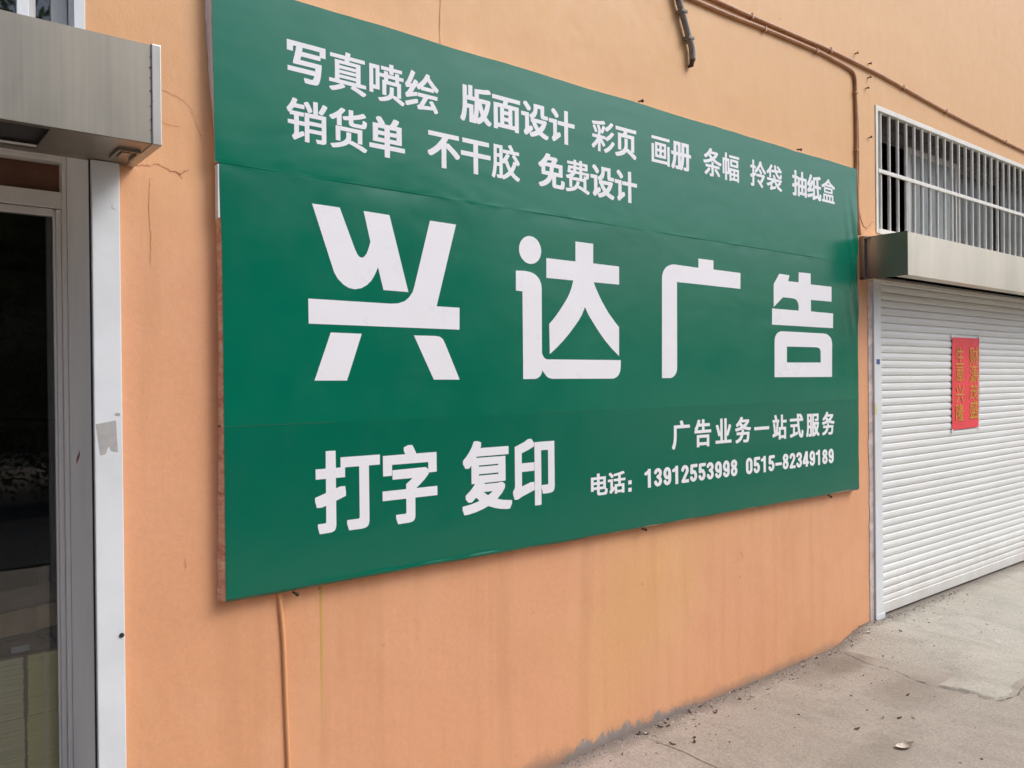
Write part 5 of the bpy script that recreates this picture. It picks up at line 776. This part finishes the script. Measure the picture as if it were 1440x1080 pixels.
 'P生意兴隆': ["62847 16218 62852 16328 63449 16332 63447 16697 63011 16700 63013 16808 63447 16808 63449 17127 63110 17128 62953 16886 62847 16952 63010 17205 63120 17500 63242 17476 63166 17239 63447 17239 63449 17522 63572 17526 63576 17239 64107 17237 64102 17129 63574 17127 63576 16808 64054 16805 64051 16697 63576 16697 63574 16332 64171 16328 64176 16218","63215 15041 63182 15102 63187 15291 63301 15289 63303 15117 63334 15098 63675 15096 63718 15121 63737 15221 63844 15188 63814 15067 63746 15020 63320 15014","62826 15078 62932 15192 63002 15299 63108 15266 63032 15145 62931 15038","64050 15055 63855 15281 63950 15314 64099 15172 64151 15094","63021 15354 63021 15722 63979 15718 63979 15355 63462 15352 63664 15234 63595 15172 63348 15313 63391 15354","63135 15426 63851 15422 63855 15504 63139 15506","63135 15574 63851 15572 63855 15648 63139 15652","62845 15781 62845 15861 63190 15863 63139 15968 63191 15980 62912 15982 62912 16062 63448 16062 63403 16144 63504 16165 63530 16155 63595 16062 64074 16062 64074 15982 63808 15980 63860 15968 63794 15862 64154 15859 64149 15781","63317 15863 63661 15861 63730 15980 63258 15981","64017 13445 63632 13843 63733 13893 64081 13565 64127 13503","62802 13521 63052 13739 63179 13897 63305 13852 63142 13654 62899 13447","62812 13969 62812 14076 64129 14074 64127 13969","63669 14150 63849 14454 63976 14712 64109 14680 63950 14377 63785 14123","63037 14178 62947 14386 62820 14594 62918 14644 63038 14472 63153 14232","63422 14273 63353 14494 63254 14712 63357 14752 63455 14567 63538 14318","62781 12085 62779 13274 63137 13283 63210 13240 63063 12880 63138 12782 63180 12689 63194 12621 63185 12494 63163 12447 63118 12412 63030 12394 62950 12401 62924 12490 63049 12497 63086 12566 63060 12714 62952 12867 63070 13181 62887 13181 62887 12087","63178 12121 63183 12206 63580 12210 63575 12312 63307 12316 63312 12394 63580 12396 63575 12485 63372 12485 63280 12375 63190 12422 63286 12541 63354 12675 63455 12655 63423 12568 63575 12568 63584 12664 63690 12664 63700 12568 64004 12566 64000 12485 63695 12481 63700 12394 63986 12392 63981 12312 63700 12312 63695 12210 64078 12206 64078 12119","63224 12724 63174 12808 63372 12861 63554 12939 63418 13065 63261 12952 63178 13020 63346 13138 63510 13340 63628 13321 63570 13223 63917 13228 63980 13194 63881 13054 63744 12939 63898 12874 64106 12825 64046 12738 63917 12767 63912 12691 63381 12691 63372 12761","63414 12774 63894 12774 63649 12878","63541 13075 63649 12993 63818 13138 63497 13141"],
 'P财源茂盛': ["65234 16231 65165 16305 65339 16433 65395 16510 65458 16670 65479 16838 65479 17312 65594 17317 65594 16807 65548 16565 65430 16366 65347 16290","65917 16433 65831 16520 65977 16647 66116 16816 66315 17171 65883 17173 65880 17280 66356 17283 66359 17567 66495 17570 66498 17285 66686 17283 66689 17176 66498 17171 66485 16296 66408 16242 66176 16228 66127 16337 66326 16340 66358 16356 66356 16964 66137 16629 66010 16492 65939 16431","65759 16267 65550 16529 65630 16590 65855 16337","65249 16599 65249 17504 65811 17504 65813 16606 65700 16606 65700 17403 65363 17408 65360 16602","65978 14887 65947 14982 66115 14982 66136 14995 66136 15366 65843 15370 65843 15856 66090 15862 66146 16007 66283 15980 66227 15861 66573 15861 66576 15370 66263 15366 66254 14938 66176 14893","65433 14946 65536 15136 65603 15370 65629 15627 65631 16121 66635 16121 66635 16022 65759 16020 65754 15543 65695 15198 65614 15004 65540 14893","65178 14964 65433 15428 65530 15362 65358 15017 65295 14908","65713 15023 65901 15292 66021 15264 65928 15110 65815 14971","66543 14986 66365 15264 66467 15304 66665 15030","65968 15454 66451 15454 66454 15569 65968 15574","65143 15715 65224 15795 65496 15649 65418 15565","65968 15658 66451 15658 66454 15772 65968 15775","65226 16095 65306 16174 65575 16020 65494 15936","65120 13704 65214 13815 65268 13931 65296 14087 65299 14303 65851 14303 65845 14456 65976 14454 65994 14303 66428 14303 66234 14418 66315 14468 66537 14352 66481 14305 66619 14301 66617 14218 66011 14214 66057 14080 66121 13969 66256 14073 66356 14194 66484 14167 66353 14011 66181 13884 66315 13778 66448 13743 66479 13750 66507 13783 66535 13902 66642 13861 66606 13725 66535 13665 66412 13656 66285 13682 66193 13727 66070 13827 65830 13731 65549 13661 65478 13737 65784 13814 66011 13906 65930 14055 65871 14218 65432 14218 65409 13953 65331 13768 65227 13653","65166 14537 65166 14621 65529 14621 65534 14726 65657 14726 65662 14621 66091 14621 66096 14726 66223 14726 66229 14621 66609 14617 66606 14537 66229 14537 66223 14428 66096 14428 66091 14537 65662 14537 65657 14427 65531 14428 65529 14537","65109 12205 65109 12312 65309 12317 65312 12671 66422 12671 66424 12317 66620 12307 66615 12205","65442 12312 65635 12312 65635 12576 65442 12576","65765 12312 65963 12317 65958 12576 65765 12576","66094 12312 66292 12317 66286 12576 66094 12576","65098 12718 65176 12844 65226 12983 65249 13382 65869 13382 65859 13544 65989 13539 66010 13382 66255 13382 66107 13497 66193 13546 66385 13417 66349 13382 66583 13382 66583 13277 66036 13275 66151 13022 66257 13118 66354 13243 66474 13210 66361 13057 66224 12928 66323 12843 66443 12807 66484 12854 66505 12983 66615 12932 66580 12775 66510 12707 66417 12696 66307 12719 66213 12769 66120 12851 65937 12745 65854 12721 65778 12803 66047 12942 65890 13277 65382 13275 65385 13150 65791 13150 65773 12895 65729 12792 65661 12768 65460 12770 65432 12858 65599 12854 65632 12872 65661 13053 65380 13055 65325 12844 65236 12682 65197 12652"],
}

def glyph_mesh(name, key, y, mat, parent, thick=.0004):
    cu = bpy.data.curves.new(name, 'CURVE'); cu.dimensions = '2D'; cu.fill_mode = 'BOTH'; cu.extrude = thick/2
    for s in GLYPHS[key]:
        v = [int(t)*1e-4 for t in s.split()]
        sp = cu.splines.new('POLY'); sp.points.add(len(v)//2-1); sp.use_cyclic_u = True
        for k in range(len(v)//2): sp.points[k].co = (v[2*k], v[2*k+1], 0, 1)
    t = bpy.data.objects.new(name, cu); COL.objects.link(t)
    dg = bpy.context.evaluated_depsgraph_get()
    me = bpy.data.meshes.new_from_object(t.evaluated_get(dg))
    bpy.data.objects.remove(t); bpy.data.curves.remove(cu)
    me.transform(Matrix.Rotation(R(90), 4, 'X'))
    me.transform(Matrix.Translation(Vector((0, y, 0))-parent.location))
    me.materials.clear()
    return obj(name, me, parent, mat)
glyph_mesh('lettering', 'P生意兴隆', -.0038, GOLD, po)
glyph_mesh('lettering', 'P财源茂盛', -.0038, GOLD, po)

# ------------------------------------------------------------------ barred window over the right shutter
gr = tag(empty('security_grille', (7.3, 0, 2.46)), 'cream painted bar grille over the window above the right shutter', 'grille')
mb = MB()
mb.box(5.126, 5.156, -.006, .03, 2.466, 3.284); mb.box(5.156, 9.55, -.006, .03, 3.254, 3.284); mb.box(5.156, 9.55, -.006, .03, 2.466, 2.496)
mb.build('frame', BARM, gr, bevel=.003)
mb = MB(); mb.box(5.156, 9.55, -.008, .0015, 2.856, 2.881); mb.build('cross_rail', BARM, gr, bevel=.003)
k = 0
x = 5.2125
while x < 9.5:
    m = MB(); m.tube([(x, .0125, 2.496), (x, .0125, 3.254)], .0105, 10, False); m.build('bar', BARM, gr, True)
    x += .1172
gw = tag(empty('sliding_window', (7.3, .24, 2.46)), 'dusty sliding window standing partly open behind the cream bars', 'window')
mb = MB()
mb.box(5.126, 9.549, .20, .28, 2.466, 2.52); mb.box(5.126, 5.16, .20, .28, 2.52, 3.23); mb.box(5.126, 9.549, .20, .28, 3.22, 3.284)
mb.build('frame', DFRAME, gw, bevel=.002)
for a, b, y, mt in ((6.02, 6.86, .212, DUSTY), (6.80, 7.75, .248, GREYGL), (7.70, 8.6, .212, GREYGL), (8.55, 9.5, .248, DUSTY)):
    m = MB()
    m.box(a, a+.04, y, y+.03, 2.521, 3.219); m.box(b-.04, b, y, y+.03, 2.521, 3.219); m.box(a+.04, b-.04, y, y+.03, 2.521, 2.56); m.box(a+.04, b-.04, y, y+.03, 3.18, 3.219)
    f = m.build('sash', DFRAME if a > 6.5 else FRAME, gw, bevel=.002)
    m = MB(); m.box(a+.04, b-.04, y+.012, y+.017, 2.56, 3.18); m.build('pane', mt, f)

# ------------------------------------------------------------------ the green signboard
sg = tag(empty('signboard', (2.86, 0, .84)), 'big green shop signboard with white Chinese lettering on the orange wall', 'sign')
XL, XR, ZB, ZT = .912, 4.818, .845, 2.816
SEAMS = (2.234, 1.403)
xs = [XL+(XR-XL)*i/200 for i in range(201)]
zs = set(round(ZB+(ZT-ZB)*i/90, 4) for i in range(91))
for s in SEAMS:
    for d in (-.012, -.006, -.0035, -.0015, 0, .0015, .0035, .006, .012): zs.add(round(s+d, 4))
for d in (.004, .008, .012, .016, .02, .028, .036): zs.add(round(ZB+d, 4)); zs.add(round(ZT-d, 4))
zs = sorted(zs)
def relief(x, z):
    y = 0
    for q, s in enumerate(SEAMS):
        am = .08+.92*sstep(-.10, .25, N(x*2.3, q*9))
        if q: am *= .55
        d = (z-s)
        if d < 0: y += am*.0016*sstep(-.05, -.001, d)
        y += .0007*math.exp(-(d/.025)**2)*N(x*14, z*45, 3)*(1 if q == 0 else .5)
    # drawn folds at the right edge
    fr = sstep(4.60, 4.80, x)*sstep(1.5, 2.1, z)
    y -= fr*.0075*max(0, math.sin((x*2.6+z*.55)*26+2*N(x*3, z*3)))*sstep(2.9, 2.6, z+.12)
    y -= .004*sstep(4.70, 4.81, x)*N(z*5, 2)*sstep(.9, 1.2, z)
    # rolled lip at the lower edge
    lip = sstep(1.05, 1.5, x)*sstep(2.5, 2.0, x)
    d = z-ZB
    y -= lip*.0035*math.exp(-((d-.012)/.006)**2)*sstep(-.2, .2, N(x*5, 3))
    y -= .0025*sstep(.05, .0, d)*N(x*6, 4)
    y += .010*sstep(.010, .0, d)
    return y
mb = MB()
for z in zs:
    for x in xs:
        t = (z-ZB)/(ZT-ZB)
        xl = .912 if z < 2.2345 else .893-.004*sstep(2.24, 2.8, z)
        if z < 2.2345: xl -= .006*sstep(1.9, 2.23, z)
        X = x if x > XL+.1 else xl+(x-XL)*(XL+.1-xl)/.1
        X += .003*N(z*9, 6)*sstep(4.75, 4.82, x)
        zz = z+(.004*N(x*4, 1)*sstep(.06, 0, z-ZB))+(.004*N(x*3, 7)+.002*N(x*11, 3))*sstep(.05, 0, ZT-z)
        mb.v.append((X, -.0400+relief(x, z), zz))
n = len(xs)
mb.f = [(j*n+i, j*n+i+1, (j+1)*n+i+1, (j+1)*n+i) for j in range(len(zs)-1) for i in range(n-1)]; mb.m = [0]*len(mb.f)
mb.build('vinyl_face', GREEN, sg, True)
def board(z0, z1, mat, back, front):
    m = MB()
    nz = 24
    for k in range(nz+1):
        z = z0+(z1-z0)*k/nz
        xb = back(z)+.0025*N(z*20, 4)+.0015*N(z*70, 2); xf = front(z)
        m.v += [(xb, -.001, z), (xf, -.037, z), (XR-.004, -.037, z), (XR-.003+.002*N(z*15), -.001, z)]
    for k in range(nz):
        a = 4*k
        for i, j in ((0, 1), (1, 2), (2, 3), (3, 0)):
            m.f.append((a+i, a+j, a+4+j, a+4+i)); m.m.append(0)
    m.f += [(3, 2, 1, 0), tuple(4*nz+i for i in range(4))]; m.m += [0, 0]
    return m.build('board', mat, sg)
bk = lambda z: .896
board(.851, 1.400, TIMBER, lambda z: .897+.010*(z-.85)/.55, lambda z: .911)
board(1.406, 2.231, TIMBER, lambda z: .907+.002*sstep(1.4, 1.7, z)-.004*sstep(1.75, 2.2, z), lambda z: .912-.006*sstep(1.9, 2.23, z))
board(2.237, 2.812, FOAM, lambda z: .906-.022*sstep(2.24, 2.75, z)-.004*sstep(2.3, 2.5, z), lambda z: .8925-.004*sstep(2.24, 2.8, z))
def batten(z0, z1, xb, xf, y0, y1, mat):
    m = MB(); nz = 30
    for k in range(nz+1):
        z = z0+(z1-z0)*k/nz; j = .0015*N(z*25, 4.0)
        m.v += [(xb(z)+j, y1, z), (xf(z)+j, y0, z), (xf(z)+.03, y0, z), (xb(z)+.03, y1, z)]
    for k in range(nz):
        a = 4*k
        for i, j in ((0, 1), (1, 2), (2, 3), (3, 0)): m.f.append((a+i, a+j, a+4+j, a+4+i)); m.m.append(0)
    m.f += [(3, 2, 1, 0), tuple(4*nz+i for i in range(4))]; m.m += [0, 0]
    return m.build('edge_strip', mat, sg)
batten(.853, 1.95, lambda z: .9035+.005*sstep(.85, 1.4, z), lambda z: .9095, -.036, -.020, PALEWD)
mb = MB()
m = MB(); m.box(.9015, .9065, -.0385, -.012, 2.06, 2.229); m.build('edge_flashing', PVC, sg)
YL = -.0404
for ch in '兴达广告':
    glyph_mesh('character', 'BIG'+ch, YL, WHITE, sg)
for wd in ('写真喷绘', '版面设计', '彩页', '画册', '条幅', '拎袋', '抽纸盒', '销货单', '不干胶', '免费设计', '打字', '复印', '广告业务一站式服务', '电话：', '13912553998', '0515-82349189'):
    glyph_mesh('lettering', wd, YL, WHITE, sg)

# ------------------------------------------------------------------ pipes and wires on the wall
def pipe(name, pts, r, mat, label, cat, clips=(), y=-.010, group=None):
    e = tag(empty(name, (pts[0][0], 0, pts[0][1])), label, cat, group)
    P = smooth_path([(p[0], p[2] if len(p) > 2 else y, p[1]) for p in pts])
    m = MB(); m.tube(P, r, 12); m.build('tube', mat, e, True)
    for (x, z, ax) in clips:
        c = MB()
        if ax == 'h': c.box(x-.006, x+.006, y-r-.002, -.001, z-r-.007, z+r+.004)
        else: c.box(x-r-.007, x+r+.004, y-r-.002, -.001, z-.006, z+.006)
        c.build('clip', mat, e, bevel=.002)
    return e
pipe('conduit', [(1.5, 3.47), (2.5, 3.475), (3.474, 3.481), (3.782, 3.483), (4.234, 3.490), (4.576, 3.496), (4.969, 3.489), (5.189, 3.485), (5.487, 3.470), (6.13, 3.437), (6.845, 3.415), (7.573, 3.400), (8.4, 3.39), (9.6, 3.385)], .0098, CONDUIT,
     'upper brown conduit running on past the barred window', 'pipe', [(3.782, 3.483, 'h'), (4.576, 3.496, 'h'), (5.487, 3.470, 'h'), (6.13, 3.437, 'h'), (7.2, 3.407, 'h')])
pipe('conduit', [(1.5, 3.425), (2.5, 3.43), (3.307, 3.434), (3.6, 3.437), (3.902, 3.447), (4.411, 3.455), (4.639, 3.447), (4.79, 3.436), (4.845, 3.418), (4.865, 3.38), (4.868, 3.30), (4.874, 3.05), (4.872, 2.83), (4.882, 2.60), (4.90, 2.45), (4.912, 2.43, -.01)], .0098, CONDUIT,
     'lower brown conduit that bends down beside the sign to the steel box', 'pipe', [(3.902, 3.447, 'h'), (4.421, 3.455, 'h'), (4.866, 3.304, 'v'), (4.874, 2.95, 'v')])
pipe('cable', [(4.888, 3.30), (4.896, 3.22), (4.905, 3.05), (4.906, 2.83), (4.902, 2.62), (4.915, 2.50, -.02), (4.955, 2.47, -.03), (5.02, 2.50, -.02), (5.09, 2.535, -.008)], .0035, CONDUIT,
     'thin loose cable hanging beside the bent conduit', 'cable', y=-.006)
e = pipe('hose_stub', [(3.10, 3.55), (3.163, 3.391), (3.191, 3.335), (3.237, 3.232), (3.262, 3.179), (3.266, 3.12)], .0155, GREYP,
     'cut off grey hose hanging out of the wall at the top', 'hose', y=-.022)
mb = MB(); mb.tube([(3.266, -.022, 3.125), (3.262, -.018, 3.095), (3.25, -.008, 3.088)], [.0135, .012, .006], 10); mb.build('frayed_end', RUST, e)
for x, z in ((3.19, 3.34), (3.24, 3.222)):
    c = MB(); c.box(x-.022, x+.022, -.040, -.001, z-.007, z+.007); c.build('clip', GREYP, e, bevel=.002)
pipe('painted_pipe', [(1.098, .90, -.003), (1.102, .835, -.003), (1.115, .678, -.003), (1.122, .437, -.002), (1.128, .244, -.003), (1.132, .05, -.003), (1.133, -.13, -.003)], .0078, RIDGE,
     'thin painted pipe running down the wall from under the green sign', 'pipe')

# nails and plugs left in the wall: one is built, the rest are copies
SPOTS = [(4.883, 3.554, 'nail in the wall above the bend of the brown conduit'),
         (5.047, 3.530, 'nail sticking out just above the upper conduit, left of the barred window'),
         (5.040, 3.440, 'nail sticking out just below the upper conduit, right of the conduit bend'),
         (5.013, 3.367, 'rusty nail between the conduit bend and the corner of the barred window'),
         (5.049, 3.061, 'rusty nail beside the left edge of the barred window'),
         (2.879, 2.838, 'rusty nail at the upper edge of the green sign, above its middle'),
         (4.206, 2.838, 'rusty nail at the upper edge of the green sign, towards its right end'),
         (2.877, .838, 'rusty nail under the lower edge of the green sign, near its middle'),
         (1.148, .835, 'rusty nail under the lower left corner of the green sign'),
         (4.50, .838, 'rusty nail under the lower edge of the green sign, near its right end')]
proto = None
for x, z, lb in SPOTS:
    if proto is None:
        m = MB(); m.tube([(0, .01, 0), (0, -.016, -.002)], .004, 8); m.tube([(0, -.016, -.002), (0, -.020, -.002)], .0075, 10)
        me_o = m.build('wall_nail', RUST, None, True); proto = me_o; o = me_o
    else:
        o = proto.copy(); COL.objects.link(o)
    o.location = (x, -.042 if z in (2.838, .838, .835) and x < 4.9 else 0, z)
    if o.location.y < -.01: o.location.y = -.022
    o.rotation_euler = (R(random.uniform(-12, 12)), 0, R(random.uniform(-18, 18)))
    tag(o, lb, 'nail', 'nails left in the wall')

# ------------------------------------------------------------------ litter on the concrete
def pz(x, y):
    d = pad_dist(x, y)
    if d > .02:
        zz = -.092+.081*sstep(-1.05, -.02, y)**.8
        zz = -.103+(zz+.103)*max(sstep(-.02, .55, x-4.45), .9*sstep(-.55, -.80, y))
        zz = max(zz, ground_z(x, y))
        return zz+.005*N(x*3, y*3, 8)
    return ground_z(x, y)
dl = MB(); P = []
for (a, b), (c, d) in zip(EDGE[1:19], EDGE[2:19]):
    for k in range(8):
        t = k/8; P.append((a+(c-a)*t+.010*N(a*30+t*5, b*20), b+(d-b)*t+.010*N(a*20, b*30+t*5, 7)-.004))
for k, (a, b) in enumerate(zip(P, P[1:])):
    a, b = Vector((*a, 0)), Vector((*b, 0)); dd = (b-a)
    if dd.length < 1e-5 or N(k*.17, 31) < -.12: continue
    dd.normalize(); q = Vector((-dd.y, dd.x, 0))*(.0012+.0055*abs(N(k*.23, 5)))
    f = lambda v: (v.x, v.y, max(ground_z(v.x, v.y), pz(v.x, v.y) if pad_dist(v.x, v.y) > .02 else -9)+.002)
    dl.quad(f(a-q), f(b-q), f(b+q), f(a+q))
dl.build('crack', GCRACK, gp)
def leaf(name, x, y, L, Wd, rot, curl, mat, label, group=None):
    m = MB(); nu, nv2 = 12, 7
    for i in range(nu+1):
        u = i/nu; hw = Wd*math.sin(math.pi*min(.999, max(.001, u)))**.7*(1-.25*u)
        for j in range(nv2+1):
            v_ = j/nv2*2-1
            m.v.append(((u-.5)*L+.004*N(u*5, v_), v_*hw*(1+.25*N(u*9, v_*2, 5)), curl*(v_*v_)*(.5+u)+curl*.8*(u-.4)**2*3+.12*curl*N(u*8, v_*4, 2)))
    k = nv2+1
    m.f = [(i*k+j, (i+1)*k+j, (i+1)*k+j+1, i*k+j+1) for i in range(nu) for j in range(nv2)]; m.m = [0]*len(m.f)
    lo = min(v[2] for v in m.v); m.v = [(a, b, c-lo) for a, b, c in m.v]
    st = MB()
    o = m.build(name, mat, None, True)
    o.location = (x, y, pz(x, y)+.001); o.rotation_euler = (0, 0, rot)
    return tag(o, label, 'leaf', group)
leaf('dry_leaf', 3.591, -.895, .085, .026, R(-38), .012, DRYLEAF, 'pale curled dry leaf alone on the open concrete')
leaf('paper_scrap', 4.84, -.085, .055, .006, R(-25), .004, simple('white_scrap', (.72, .70, .66), .5), 'white paper scrap at the wall foot by the shutter rail')
rs_ = random.Random(21)
for k, (x, y) in enumerate([(4.177, -.632), (3.814, -.687), (3.872, -.736), (3.611, -.665), (3.14, -.10), (3.30, -.11), (4.967, -.219), (3.923, -.779), (2.95, -.25), (2.86, -.20)]+[(rs_.uniform(2.5, 4.6), -abs(rs_.gauss(0, .06))-.02) for _ in range(16)]):
    leaf('leaf_scrap', x, y, random.uniform(.014, .030), random.uniform(.004, .007), random.uniform(0, 6), .005, LEAFD if k % 3 != 1 else DRYLEAF,
         'small brown leaf scrap lying on the concrete before the wall', 'leaf scraps on the concrete')
def pebble_mesh():
    bm = bmesh.new(); bmesh.ops.create_icosphere(bm, subdivisions=2, radius=1)
    for v in bm.verts:
        v.co *= 1+.35*N(v.co.x*1.7, v.co.y*1.7, v.co.z*1.7); v.co.z *= .6
    me = bpy.data.meshes.new('pebble'); bm.to_mesh(me); bm.free(); me.materials.append(STONE); return me
pm = pebble_mesh()
rng = random.Random(3)
PEB = [(3.852, -.589), (3.978, -.271), (3.965, -.445), (3.562, -.396), (3.634, -1.11), (3.739, -1.154), (4.828, -.465), (4.079, -.111), (3.976, -.134)]
PEB += [(rng.uniform(2.5, 4.9), -abs(rng.gauss(0, .35))-.03) for _ in range(10)]
for x, y in PEB:
    o = bpy.data.objects.new('pebble', pm); COL.objects.link(o)
    s = rng.uniform(.0025, .0065); o.scale = (s, s*rng.uniform(.6, 1), s); o.rotation_euler = (0, 0, rng.uniform(0, 6))
    o.location = (x, y, pz(x, y)+s*.3)
    tag(o, 'small dark pebble lying on the dusty concrete', 'pebble', 'pebbles on the concrete')
mb = MB()
for k in range(1500):
    x = rng.uniform(2.0, 6.2); y = -.004-abs(rng.gauss(0, .045 if rng.random() < .75 else .35))
    if x > 5.05 and y > -.03: y -= .03
    s = rng.uniform(.0012, .005)*(1 if rng.random() < .9 else 1.8)
    c = Vector((x, y, pz(x, y)+s*.3)); i = len(mb.v)
    for q in range(4):
        mb.v.append(tuple(c+Vector((rng.uniform(-1, 1)*s*1.5, rng.uniform(-1, 1)*s*1.5, (-.4 if q < 3 else .9)*s))))
    mb.f += [(i, i+1, i+3), (i+1, i+2, i+3), (i+2, i, i+3), (i, i+2, i+1)]; mb.m += [0 if k % 3 else 1]*4
g = mb.build('grit', [STONE, MORTAR]); tag(g, 'loose grit and dirt along the foot of the wall', 'grit', None, 'stuff')

# ------------------------------------------------------------------ across the street
ob = tag(empty('added_backdrop_house', (3, -19.5, -.1)), 'added unseen dark brown house across the road, keeping sky out of the reflections', 'building')  # added out of view to darken what glass and vinyl mirror
OBM = simple('dark_brown_brick', (.20, .165, .125), .9, 0, .3, 1.5)
m = MB(); m.box(-11, 17, -26, -19.5, -.2, 6.2); m.build('wall', OBM, ob)
m = MB(); m.box(-11.4, 17.4, -26.4, -19.1, 6.201, 6.5); m.build('roof', STONE, ob)
for k in range(7):
    for z0 in (.9, 3.7):
        m = MB(); m.box(-9.6+3.9*k, -7.9+3.9*k, -19.52, -19.42, z0, z0+1.5); m.build('window', GREYGL, ob)
# street trees (seen only mirrored in glass and vinyl)
def tree_parts(h, cr, nleaf, seed):
    r = random.Random(seed)
    t = MB()
    t.tube(smooth_path([(0, 0, -.1), (.05, .03, h*.2), (-.04, .05, h*.4), (.03, -.02, h*.62)], 4), [.16-.10*k/12 for k in range(13)], 10)
    tips = []
    for k in range(9):
        a = k*2.4+r.uniform(-.4, .4); z0 = h*r.uniform(.30, .58); L = cr*r.uniform(.6, .95); e = r.uniform(.3, .9)
        p1 = Vector((math.cos(a)*L*.45, math.sin(a)*L*.45, z0+L*.45*e)); p2 = Vector((math.cos(a)*L, math.sin(a)*L, z0+L*e*.95))
        t.tube(smooth_path([(0, 0, z0), p1, p2], 3), [.055, .047, .04, .034, .028, .02, .012], 6)
        tips += [p1, p2, (p1+p2)/2]
    tips += [Vector((r.gauss(0, cr*.4), r.gauss(0, cr*.4), h*r.uniform(.6, .95))) for _ in range(16)]
    lf = MB()
    for k in range(nleaf):
        c = r.choice(tips)+Vector((r.gauss(0, cr*.2), r.gauss(0, cr*.2), r.gauss(0, cr*.16)))
        a = Vector((r.gauss(0, 1), r.gauss(0, 1), r.gauss(0, .6))).normalized(); b = a.orthogonal().normalized()
        s = r.uniform(.045, .095)
        lf.quad(tuple(c-a*s), tuple(c+b*s*.45), tuple(c+a*s), tuple(c-b*s*.45))
    return t, lf
kinds = []
for q, (h, cr, nl) in enumerate(((7.2, 2.6, 15000), (5.6, 2.2, 13000))):
    e = empty('street_tree'); t, lf = tree_parts(h, cr, nl, 11+q)
    t.build('trunk', BARK, e, True); lf.build('crown', FOL if q == 0 else FOL2, e)
    kinds.append(e)
TREES = [(-2.6, -13.5, 0, 1.1), (1.2, -12.6, 1, 1.3), (4.2, -12.4, 0, 1.05), (7.4, -13.6, 1, 1.25), (11.0, -14.4, 0, .9)]
used = set()
ORD = ['first', 'second', 'third', 'fourth', 'fifth', 'sixth']
for k, (x, y, q, s) in enumerate(TREES):
    if q not in used: e = kinds[q]; used.add(q)
    else:
        e = kinds[q].copy(); COL.objects.link(e)
        for ch in kinds[q].children:
            c = ch.copy(); COL.objects.link(c); c.parent = e
    e.location = (x, y, ground_z(x, y)); e.rotation_euler = (0, 0, k*1.3); e.scale = (s, s, s)
    tag(e, '%s street tree of the row across the road, mirrored in the glass' % ORD[k], 'tree', 'trees across the road')
hd = empty('added_hedge', (4, -10.6, -.1))  # added out of view to hide low sky from the door reflection
tag(hd, 'added shoulder high hedge across the road, mirrored to hide sky in the door glass', 'hedge')
mb = MB(); r = random.Random(5)
for k in range(26000):
    c = Vector((r.uniform(-4, 13), -10.6+r.gauss(0, .35), -.1+2.1*r.random()**.8+.25*N(k*.37)))
    a = Vector((r.gauss(0, 1), r.gauss(0, 1), r.gauss(0, .7))).normalized(); b = a.orthogonal().normalized(); s = r.uniform(.035, .075)
    mb.quad(tuple(c-a*s), tuple(c+b*s*.5), tuple(c+a*s), tuple(c-b*s*.5))
mb.build('leaves', FOL2, hd)
